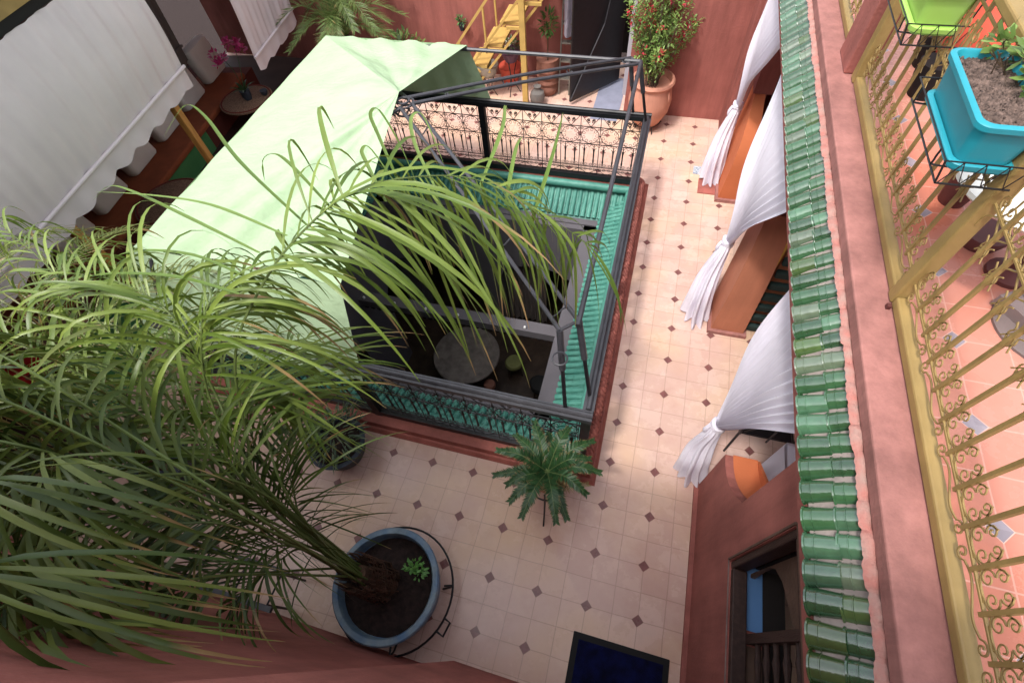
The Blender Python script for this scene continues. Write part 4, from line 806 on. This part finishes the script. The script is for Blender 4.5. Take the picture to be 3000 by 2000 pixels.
# ------------------------------------------------------------ planters on the ochre railing
def planter(label, y0, y1, m_, zr=3.45, x0=.715, plant_l=None):
    t = thing('railing_planter', label, 'planter', ((x0 + .9) / 2, (y0 + y1) / 2, zr - .16), 'plastic planters hung on the ochre railing')
    def shell(x0, x1, y0, y1, z0, z1, ti, r=.035, th=.008, lipw=.014):
        b_ = MB(); n = 5
        def ring(ins, z, r_):
            o = []
            for cx, cy, a0 in ((x1 - ins - r_, y1 - ins - r_, 0), (x0 + ins + r_, y1 - ins - r_, 90), (x0 + ins + r_, y0 + ins + r_, 180), (x1 - ins - r_, y0 + ins + r_, 270)):
                for k in range(n + 1): a = math.radians(a0 + 90 * k / n); o.append((cx + r_ * math.cos(a), cy + r_ * math.sin(a), z))
            return o
        rs = [ring(ti, z0, r * .8), ring(.012, z1 - .022, r), ring(0, z1 - .02, r + .005), ring(-.001, z1 - .004, r + .005), ring(.004, z1, r), ring(.014, z1 + .001, r), ring(.018, z1 - .006, r), ring(ti + .01, z0 + .01, r * .8)]
        m2 = len(rs[0]); vs = [v for q in rs for v in q]; fs = [(i * m2 + k, i * m2 + (k + 1) % m2, (i + 1) * m2 + (k + 1) % m2, (i + 1) * m2 + k) for i in range(len(rs) - 1) for k in range(m2)]
        fs += [tuple(range(m2 - 1, -1, -1)), tuple(range((len(rs) - 1) * m2, len(rs) * m2))]; b_.add(vs, fs); return b_
    shell(x0, x0 + .20, y0, y1, zr - .15, zr, .028).build('box', m_, t)
    shell(x0 + .008, x0 + .192, y0 + .01, y1 - .01, zr - .165, zr - .135, .01).build('saucer', m_, t)
    sg = MB(); sg.grid(lambda u, v: (x0 + .022 + .156 * u, y0 + .022 + (y1 - y0 - .044) * v, zr - .03 + .014 * R.random()), 34, 60); sg.build('soil', soilL, t)
    hd = thing('planter_hook', 'thin black wire cradle holding the ' + label.split(' planter')[0] + ' planter', 'wire holder', (x0, y0, zr - .17), 'wire cradles of the planters'); zb = zr - .172
    for y in (y0 + .05, y1 - .05):
        hd_ = MB().tube(smoothpath([(.93, y, 3.51), (.90, y, 3.515), (x0 + .215, y, zr + .02), (x0 + .21, y, zb + .03), (x0 + .19, y, zb), (x0 - .0, y, zb), (x0 - .02, y, zb + .015), (x0 - .022, y, zb + .06)], 3), .0035, 5); hd_.build('hook', iron, hd)
    w_ = MB(); w_.tube([(x0 - .022, y0 - .012, zb + .06), (x0 - .022, y1 + .012, zb + .06)], .0026, 5); w_.tube([(x0 - .022, y0 - .012, zb + .06), (x0 + .2, y0 - .012, zb + .06)], .0026, 5); w_.tube([(x0 - .022, y1 + .012, zb + .06), (x0 + .2, y1 + .012, zb + .06)], .0026, 5)
    w_.tube([(x0 - .022, y0 - .012, zb + .06), (x0 - .005, y0 - .012, zb - .02)], .0035, 5); w_.tube([(x0 - .005, y0 - .012, zb - .02), (x0 + .2, y0 - .012, zb - .02)], .0035, 5); w_.tube([(x0 - .005, y0 - .012, zb - .02), (x0 - .005, y1 + .012, zb - .02)], .0035, 5)
    for k in range(7): a = x0 + k * .03; w_.tube([(a, y0 - .012, zb + .058 if k % 2 else zb - .018), (a + .03, y0 - .012, zb - .018 if k % 2 else zb + .058)], .0018, 4)
    w_.build('cradle', iron, hd)
    return t
planter('turquoise planter of dry soil hung on the railing', 1.19, 1.64, turq, 3.45, .713)
planter('lime green planter hung on the railing by the pillar', 2.10, 2.56, lime, 3.43, .745)
pl = thing('geranium', 'scraggly green geranium in the turquoise planter', 'plant', (.86, 1.6, 3.42)); mb = MB()
for c, r_, n in (((.87, 1.64, 3.47), (.05, .05, .04), 40), ((.89, 1.52, 3.48), (.04, .05, .04), 30), ((.90, 1.42, 3.47), (.03, .04, .03), 24)): leafcloud(mb, c, r_, n, .042, R, (.12, .2, .04), (.34, .5, .14), .9, .1)
for k in range(14): p = Vector((R.uniform(.82, .9), R.uniform(1.45, 1.66), 3.43)); mb.cc = (.12, .08, .05, 1); mb.tube([p, p + Vector((R.uniform(-.06, .06), R.uniform(-.06, .06), R.uniform(.03, .08)))], .002, 4); mb.cc = None
mb.build('leaves', leafm, pl)
# ------------------------------------------------------------ things on the upper terrace
rp_ = thing('red_pot', 'big orange red pot standing on the terrace tiles behind the railing', 'pot', (1.55, 3.25, 2.515))
MB().lathe((1.68, 3.28, 2.515), [(.16, 0), (.25, .08), (.32, .24), (.33, .38), (.28, .50), (.27, .52), (.30, .54), (.30, .58), (.26, .58), (.25, .5), (0, .48)], 36).build('body', redpot, rp_)
for k, (x, y, s_) in enumerate(((1.36, 3.05, .10), (1.45, 3.4, .12))):
    tag(MB().lathe((x, y, 2.515), [(s_ * .7, 0), (s_, .12), (s_ * 1.05, .2), (s_ * .9, .2), (0, .18)], 20).build('black_pot', mat_black, org=(x, y, 2.515)), ('small black pot nearest the railing before the red pot', 'small black pot half behind the railing left of the red pot')[k], 'pot')
ot = thing('terrace_table', 'white oval table top on the terrace behind the railing', 'table', (1.50, 1.62, 2.515))
MB().lathe((1.40, 1.56, 3.0), [(0, 0), (.40, 0), (.415, .015), (.41, .03), (0, .03)], 40, .8).build('table_top', whitep, ot)
MB().lathe((1.50, 1.60, 2.515), [(.09, 0), (.09, .02), (.03, .05), (.03, .48), (0, .48)], 16).build('pedestal', maroon, ot)
tag(MB().lathe((1.36, 2.08, 2.515), [(.06, 0), (.085, .16), (.095, .2), (.08, .2), (0, .18)], 20).build('maroon_pot', maroon, org=(1.36, 2.1, 2.515)), 'small maroon pot under the turquoise planter', 'pot')
tag(MB().lathe((1.42, 1.80, 2.515), [(.085, 0), (.105, .05), (.10, .07), (0, .07)], 24).build('maroon_disc', maroon, org=(1.42, 1.8, 2.515)), 'flat dark maroon disc on the terrace beside the heavy post', 'bowl')  # low round maroon disc on the tiles below the table edge
pb = thing('parasol_base', 'grey brown metal foot of furniture on the terrace tiles', 'furniture foot', (1.55, 1.15, 2.515))
MB().lathe((1.60, 1.30, 2.515), [(.22, 0), (.22, .012), (.2, .02), (0, .02)], 36).build('disc', mat('brown grey metal', L(112, 98, 96), .5, .1), pb)
MB().bar((1.42, 1.42, 2.56), (1.62, 1.1, 2.56), .08, .05).build('arm', mat('grey brown bar', L(120, 104, 102), .5, .1), pb)
MB().tube([(1.62, 1.2, 2.53), (1.62, 1.2, 2.9)], .025, 10).build('tube', mat('taupe metal', L(96, 84, 84), .5, .1), pb)
# ------------------------------------------------------------ far wall: stairs, door, pots
stz = thing('yellow_staircase', 'open yellow metal staircase climbing the back wall', 'staircase', (-3.2, 6.9, 0))
def sx(x, off): return off + (x + 3.0) * 1.16
for y, off in ((6.64, .52), (6.64, .16), (7.22, .40)):
    MB().bar((-3.35, y, sx(-3.35, off)), (-1.2, y, sx(-1.2, off)), .03, .05, (0, 1, 0)).build('stringer', yellowst, stz)
for k in range(8):
    x = -3.2 + k * .27; z = sx(x, .38); MB().box(x - .13, x + .15, 6.67, 7.19, z, z + .035).build('tread', yellowst, stz, smooth=False)
    MB().box(x - .02, x + .22, 6.60, 6.63, z - .03, z + .01).build('ledge', yellowst, stz, smooth=False)
for y in (6.66, 7.22):
    MB().bar((-3.5, y, sx(-3.5, .4) + .62), (-1.2, y, sx(-1.2, .4) + .62), .03, .03).build('handrail', yellowst, stz)
    for x in (-3.4, -2.75, -2.1): MB().bar((x, y, sx(x, .4)), (x, y, sx(x, .4) + .62), .025, .025).build('baluster', yellowst, stz)
MB().box(-2.20, -2.12, 6.52, 6.58, 0, 3.0).build('post', yellowst, stz, smooth=False)
dr = thing('black_door', 'open black metal door swung into the far doorway', 'door', (-1.5, 6.7, 0))
MB().bar((-1.49, 6.66, 1.1), (-.86, 7.40, 1.1), .03, 2.1, (0, 0, 1)).build('leaf', iron, dr, smooth=False)
MB().tube([(-1.47, 6.645, .1), (-1.1, 7.05, 1.0)], .010, 6).build('brace', irongrey, dr)
MB().tube([(-1.1, 7.05, 1.0), (-.95, 7.25, 2.0)], .010, 6).build('brace', irongrey, dr)
ld = thing('step_ladder', 'narrow pale metal ladder leaning by the black door', 'ladder', (-1.6, 6.95, 0))
for x in (-1.72, -1.56): MB().tube([(x, 6.92, 0), (x + .03, 7.1, 1.7)], .012, 6).build('side', silver, ld)
for k in range(6): z = .22 + k * .25; MB().box(-1.71 + .003 * k, -1.55 + .003 * k, 6.92 + z * .105, 7.01 + z * .105, z, z + .02).build('rung', silver, ld, smooth=False)
mb = MB().grid(lambda u, v: (-1.70 + .28 * u + .03 * v, 6.98 + .04 * math.sin(13 * u + 3 * v) - .03 * v + .05, 1.85 - 1.0 * v - .04 * math.sin(5 * u)), 30, 12)
tag(mb.build('hung_cloth', lilac, org=(-1.6, 7, 1.4)), 'lilac grey cloth hanging over the ladder', 'cloth')
# big terracotta pot + flowering shrub
bx = Vector((-.30, 6.33, 0))
bpot = thing('tall_terracotta_pot', 'big terracotta pot with flowering shrub at the railing corner', 'pot', bx)
MB().lathe(bx, [(.14, .03), (.19, .10), (.275, .26), (.295, .42), (.27, .56), (.262, .62), (.28, .64), (.295, .67), (.28, .70), (.25, .70), (.24, .62), (0, .60)], 36).build('body', terra, bpot)
for s_ in (-1, 1): MB().tube(smoothpath([bx + Vector((.2 * s_ + .03, -.12, .58)), bx + Vector((.22 * s_ + .03, -.17, .52)), bx + Vector((.22 * s_ + .03, -.14, .44))], 3), .014, 6).build('lug', terra, bpot)
pst = thing('pot_stand', 'low iron stand under the big terracotta pot', 'pot stand', bx)
MB().tube([bx + Vector((math.cos(a) * .2, math.sin(a) * .2, .09)) for a in [2 * PI * k / 24 for k in range(25)]], .008, 5, False).build('ring', iron, pst)
for k in range(4): a = k * PI / 2 + .5; MB().tube([bx + Vector((math.cos(a) * .2, math.sin(a) * .2, .09)), bx + Vector((math.cos(a) * .24, math.sin(a) * .24, 0))], .008, 5).build('leg', iron, pst)
bg_ = thing('flowering_shrub', 'tall leafy shrub with red flowers growing in the big terracotta pot', 'shrub', bx + Vector((0, 0, .6)))
st_ = MB(); lf = MB(); fl_ = MB()
for k in range(26):
    a = R.uniform(0, 2 * PI); rr = R.uniform(.08, .50); h = R.uniform(.5, 1.4); p0 = bx + Vector((R.uniform(-.08, .08), R.uniform(-.08, .08), .6)); p1 = bx + Vector((math.cos(a) * rr * .6, math.sin(a) * rr * .6, .6 + h * .6)); p2_ = bx + Vector((math.cos(a) * rr, math.sin(a) * rr, .6 + h))
    P = smoothpath([p0, p1, p2_], 5); st_.tube(P, [.008 * (1 - .07 * i) for i in range(len(P))], 5)
    for j, q in enumerate(P):
        if j > 2: leafcloud(lf, q, (.09, .09, .09), 22, .045, R, (.10, .19, .04), (.34, .50, .14), .5)
        if j > 6 and R.random() < .45: leafcloud(lf, q + Vector((0, 0, .02)), (.05, .05, .05), 12, .04, R, (.35, .01, .03), (.7, .03, .08), .8)
st_.build('branches', barkm, bg_); lf.build('leaves', leafm, bg_); 
tp_ = thing('brown_urn', 'tall brown terracotta urn with ribbed bands by the ladder', 'urn', (-1.9, 6.92, 0))
MB().lathe((-1.9, 6.95, 0), [(.12, 0), (.16, .06), (.165, .12), (.15, .15), (.17, .2), (.155, .25), (.175, .3), (.16, .35), (.18, .38), (.165, .5), (.17, .54), (.14, .54), (0, .5)], 28).build('body', terraD, tp_)
up_ = thing('potted_plant', 'small green leafy plant in the tall brown urn', 'plant', (-1.9, 6.95, .5)); mb = MB()
mb.cc = (.1, .08, .04, 1); mb.tube([(-1.9, 6.95, .5), (-1.9, 6.98, .95)], .008, 5); mb.cc = None; leafcloud(mb, (-1.9, 6.98, 1.0), (.10, .10, .16), 120, .09, R, (.03, .1, .02), (.12, .26, .06), .35); mb.build('leaves', leafm, up_)
tag(MB().lathe((-1.99, 6.62, 0), [(.05, 0), (.10, .05), (.115, .12), (.10, .19), (.05, .23), (.045, .26), (.06, .28), (.04, .28), (0, .26)], 22).build('grey_vase', mat('grey stone', L(116, 110, 106), .8, .15), org=(-1.99, 6.6, 0)), 'squat grey stone vase by the yellow post', 'vase')
vs_ = thing('brass_bowl', 'hammered metal bowl on a small iron stand under the stairs', 'bowl', (-2.8, 6.7, 0))
MB().lathe((-2.8, 6.75, .28), [(.04, 0), (.10, .03), (.15, .1), (.17, .2), (.15, .2), (0, .14)], 24).build('bowl', silver, vs_)
for k in range(3): a = k * 2.1; MB().tube(smoothpath([(-2.8 + math.cos(a) * .12, 6.75 + math.sin(a) * .12, 0), (-2.8 + math.cos(a) * .04, 6.75 + math.sin(a) * .04, .15), (-2.8 + math.cos(a) * .1, 6.75 + math.sin(a) * .1, .33)], 3), .007, 5).build('leg', iron, vs_)
ps_ = thing('purple_pot', 'purple pot of white flowers on a tall wire stand beneath the stairs', 'pot', (-2.45, 6.85, 0))
MB().lathe((-2.45, 6.85, .5), [(.08, 0), (.13, .1), (.17, .16), (.15, .16), (0, .13)], 24).build('bowl', mat('purple glaze', L(92, 50, 84), .4, .1), ps_)
for k in range(3): a = k * 2.1 + .4; MB().tube(smoothpath([(-2.45 + math.cos(a) * .13, 6.85 + math.sin(a) * .13, 0), (-2.45 + math.cos(a) * .03, 6.85 + math.sin(a) * .03, .22), (-2.45 + math.cos(a) * .09, 6.85 + math.sin(a) * .09, .52)], 3), .007, 5).build('leg', iron, ps_)
wf_ = thing('white_flowers', 'clump of small white flowers in the purple pot', 'flowers', (-2.45, 6.85, .65)); mb = MB()
leafcloud(mb, (-2.45, 6.85, .72), (.15, .15, .07), 120, .06, R, (.03, .1, .02), (.12, .22, .05), .5); leafcloud(mb, (-2.45, 6.83, .78), (.09, .09, .03), 30, .035, R, (.7, .68, .5), (.9, .88, .75), .8); mb.build('blooms', leafm, wf_)
orp = thing('orange_pot', 'orange red pot in front of the wall beneath the stairs', 'pot', (-2.6, 7.05, 0))
MB().lathe((-2.55, 7.1, 0), [(.1, 0), (.15, .15), (.18, .3), (.16, .3), (0, .27)], 24).build('body', redpot, orp)
# ------------------------------------------------------------ date palm and shrubs in the far left corner
dp = thing('date_palm', 'feathery date palm in the far corner behind the canvas', 'palm', (-5.0, 6.6, 0))
MB().tube([(-5.0, 6.6, 0), (-5.0, 6.6, .5), (-4.98, 6.58, .85)], [.13, .12, .12], 12).build('trunk', trunkm, dp)
for k in range(26):
    a = k * 2.399; ln = R.uniform(.7, 1.05); el = .25 + .75 * ((k * 7) % 13) / 13; d = Vector((math.cos(a), math.sin(a), 0)); c = Vector((-4.98, 6.58, .85))
    if (c + d * ln).x < -5.3 and d.y > -.3: ln *= .75
    if d.y < -.5 and d.x < 0: el *= .5
    mb = MB(); frond(mb, [c, c + d * ln * .45 + Vector((0, 0, el * .8)), c + d * ln + Vector((0, 0, el * .6 - .1))], 46, .26, .012, .35, random.Random(k + 90), .12, .6, .7, .25, (.07, .13, .03), (.20, .28, .09), .1, .008, 4, .08)
    mb.build('frond', leafm, dp)
cs2 = thing('corner_shrub', 'low yellow green shrub beside the date palm', 'shrub', (-4.1, 6.7, 0)); mb = MB(); leafcloud(mb, (-4.15, 6.75, .5), (.35, .3, .35), 650, .09, R, (.06, .12, .03), (.22, .30, .08), .45); mb.build('leaves', leafm, cs2)
wp = thing('wall_plant', 'little green plant in a dark pot fixed to the wall left of the stairs', 'plant', (-3.35, 7.3, .8)); mb = MB(); leafcloud(mb, (-3.35, 7.27, .83), (.06, .05, .06), 60, .05, R, (.05, .14, .04), (.15, .3, .1), .6); mb.build('leaves', leafm, wp)
MB().lathe((-3.35, 7.29, .68), [(.03, 0), (.05, .1), (0, .1)], 14).build('pot', darkpot, wp)
# ------------------------------------------------------------ left gallery
GX = -5.2
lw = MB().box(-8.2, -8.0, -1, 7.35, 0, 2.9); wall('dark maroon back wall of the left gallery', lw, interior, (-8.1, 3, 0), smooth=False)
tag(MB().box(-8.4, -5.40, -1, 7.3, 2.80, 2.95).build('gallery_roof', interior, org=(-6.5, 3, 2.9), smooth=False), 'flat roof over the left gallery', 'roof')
tag(MB().box(-5.40, -5.18, -1, 7.3, 2.825, 2.98).build('roof_edge_beam', yellowm, org=(-5.25, 3, 3.05), smooth=False), 'yellow beam along the roof edge of the left gallery', 'beam')
tag(MB().box(-5.30, -5.20, -1, 7.3, 2.745, 2.824).build('black_board', mat_black, org=(-5.25, 3, 2.83), smooth=False), 'black board under the yellow beam of the left gallery', 'board')  # plain black strip between the beam and the blind tops
for y, lb in ((3.62, 'far amber wooden post beside the blinds'), (1.68, 'near amber wooden post behind the palm leaves'), (5.0 + .0, None)):
    if lb: tag(MB().box(GX - .11, GX - .03, y - .04, y + .04, 0, 2.8).build('wooden_post', woodpost, org=(GX, y, 0), mod='bevel', smooth=False), lb, 'post', 'amber posts of the left gallery')
def blind(label, y0, y1, zt, zr, x=GX, m_=blindm, hem=.22):
    t = thing('roll_blind', label, 'blind', (x, (y0 + y1) / 2, zr), 'cloth roll blinds of the left gallery'); b_ = MB(); sd_ = y0 * 3
    def fold(y, v): return .010 * math.sin(y * 21 + sd_ + v * 2) + .006 * math.sin(y * 47 + v * 3) + .05 * math.sin(PI * min(1, v)) ** 1
    b_.grid(lambda u, v: (x + fold(y0 + (y1 - y0) * u, v), y0 + (y1 - y0) * u, zt + (zr - zt) * v), 160, 14); b_.build('cloth', m_, t)
    MB().tube([(x + .015, y0 - .012, zr), (x + .015, y1 + .012, zr)], .018, 8).build('roller', m_, t)
    v_ = MB(); v_.grid(lambda u, v: (x + .012 * math.sin((y0 + (y1 - y0) * u) * 20) * v, y0 + (y1 - y0) * u, zr - v * (hem * (.8 + .2 * abs(math.sin((y1 - y0) * u * 9))))), 160, 4); v_.build('valance', m_, t)
blind('wide white cloth blind with a scalloped hem at upper left', .35, 4.02, 2.74, 1.69)
blind('white cloth blind beside the date palm', 5.33, 6.75, 2.80, 1.12)
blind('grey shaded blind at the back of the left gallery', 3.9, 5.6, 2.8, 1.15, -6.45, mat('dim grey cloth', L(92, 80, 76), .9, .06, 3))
cu0 = None
for k, (y, lb) in enumerate(((5.45, 'cream back cushion behind the pink orchid'), (4.7, 'cream back cushion second from the orchid'), (3.95, 'cream back cushion beside the far amber post'), (3.2, 'cream back cushion at the middle of the bench'), (2.45, 'cream back cushion nearest the palm leaves'), (6.2, 'cream back cushion at the far end of the bench'))):
    if cu0 is None:
        mbc = MB().rbox(-.10, .10, -.28, .28, 0, .52, .07); cu0 = mbc.build('back_cushion', cushion, org=(0, 0, 0)); tag(cu0, lb, 'cushion', 'cream cushions along the left bench'); c = cu0
    else: c = cu0.copy(); scene.collection.objects.link(c); c['label'] = lb
    c.location = (-6.66, y, .40); c.rotation_euler = (0, -.22, 0)
tag(MB().box(-8.4, -5.28, -1.2, 7.6, .001, .007).build('gallery_floor', mat('dark brown floor', L(66, 44, 40), .7, .15, 4), smooth=False), kind='structure')
bc = thing('gallery_bench', 'long bench with burnt orange seat in the left gallery', 'bench', (-7.3, 4, 0))
MB().box(-7.4, -6.25, .3, 6.6, 0, .32).build('base', interior, bc, smooth=False); MB().rbox(-7.0, -6.20, .5, 6.3, .32, .40, .04).build('seat', orangec, bc)
MB().box(-6.246, -6.236, 3.2, 4.85, .01, .315).build('front_cloth', greenc, bc, smooth=False)
tag(MB().box(-6.20, -5.5, 3.15, 4.7, .009, .016).build('green_mat', greenc, org=(-6, 4.2, 0)), 'green mat on the floor between the round woven tables', 'mat')
tag(MB().box(-6.60, -5.3, .4, 2.4, .009, .016).build('green_mat', greenc, org=(-6, 1.4, 0)), 'green mat seen through the palm leaves at left', 'mat')
def wtable(label, x, y, h=.42, r=.40):
    t = thing('woven_table', label, 'table', (x, y, 0), 'round woven tables in the left gallery')
    MB().lathe((x, y, h), [(0, 0), (r * .99, 0), (r, .01), (r, .02), (r * .98, .025), (0, .025)], 40).build('table_top', woven, t)
    MB().tube([(x + math.cos(a) * r * .93, y + math.sin(a) * r * .93, h + .026) for a in [2 * PI * k / 40 for k in range(41)]], .012, 5, False).build('red_band', mat('dark red weave', L(120, 44, 36), .8, .2, 40), t)
    MB().lathe((x, y, 0), [(.18, 0), (.12, .1), (.1, .25), (.2, h - .001), (0, h - .001)], 20).build('base', wooddark, t)
wtable('round woven table bearing the orchid pot', -6.25, 5.35); wtable('round woven table with red band at the canvas edge', -5.95, 3.1, .42, .45)
wtable('round woven table deep among the palm leaves', -5.95, .9, .42, .45)
oc_ = thing('orchid', 'pink orchid standing on the round woven table', 'orchid', (-6.2, 5.35, .445))
MB().lathe((-6.2, 5.35, .446), [(.05, 0), (.07, .06), (.075, .14), (.06, .14), (0, .12)], 18).build('pot', darkpot, oc_)
mb = MB()
for k in range(7): a = k * .9; mb.leaf((-6.2, 5.35, .57), (math.cos(a), math.sin(a), .8), .22, .05, 5, 1.0, col=(.03, .08, .02))
mb.cc = (.05, .1, .03, 1); mb.tube(smoothpath([(-6.2, 5.35, .57), (-6.25, 5.4, .85), (-6.4, 5.45, 1.0)], 4), .005, 5); mb.tube(smoothpath([(-6.2, 5.35, .57), (-6.18, 5.5, .9), (-6.25, 5.65, 1.1)], 4), .005, 5); mb.cc = None
mb.build('leaves', leafm, oc_)
mb = MB()
for c in ((-6.42, 5.38, .95), (-6.5, 5.45, 1.02), (-6.35, 5.42, 1.0), (-6.25, 5.7, 1.08), (-6.28, 5.6, 1.14), (-6.15, 5.62, 1.02)): leafcloud(mb, c, (.06, .06, .05), 26, .06, R, (.6, .04, .2), (.85, .12, .35), .9, .1)
mb.build('petals', leafm, oc_)
tag(MB().lathe((-6.0, 5.5, .446), [(.03, 0), (.05, .03), (.055, .07), (0, .07)], 16).build('dark_cup', darkpot, org=(-6, 5.5, .44)), 'small dark cup beside the orchid pot', 'cup')
pz = at(60, 1085, .4); tag(MB().rbox(pz.x - .2, pz.x + .2, pz.y - .2, pz.y + .2, .3, .46, .05).build('red_cushion', redcl, org=(pz.x, pz.y, .3)), 'bright red cushion glimpsed through leaves at the left edge', 'cushion')
# iron bench under the near wall, lower left
ib = thing('iron_bench', 'low dark iron bench partly hidden by palm leaves', 'bench', (-2.75, -.6, 0))
MB().bar((-3.35, -.66, .42), (-2.25, -.66, .42), .04, .035).build('front_bar', irongrey, ib); MB().bar((-3.35, -.40, .42), (-2.25, -.40, .42), .03, .03).build('back_bar', iron, ib)
for x in (-3.3, -2.95, -2.6, -2.3): MB().tube([(x, -.66, .42), (x, -.40, .42)], .008, 5).build('slat', iron, ib)
for x in (-3.3, -2.3):
    for y in (-.64, -.42): MB().tube([(x, y, 0), (x, y, .41)], .01, 6).build('leg', iron, ib)
# low step of the courtyard edge where the near wall meets the floor
# the left gallery stands a few degrees askew to the court
bpy.context.view_layer.update()
PV = Vector((-5.25, 2.1, 0)); RA = math.radians(8.3); RM = Matrix.Translation(PV) @ Matrix.Rotation(RA, 4, 'Z') @ Matrix.Translation(-PV)
for o in list(scene.collection.objects):
    if o.parent is None and (o.name.split('.')[0] in ('gallery_floor', 'gallery_roof', 'roof_edge_beam', 'black_board', 'wooden_post', 'roll_blind', 'back_cushion', 'gallery_bench', 'green_mat') or o.get('label', '').startswith('dark maroon back wall of the left')):
        o.matrix_world = RM @ o.matrix_world
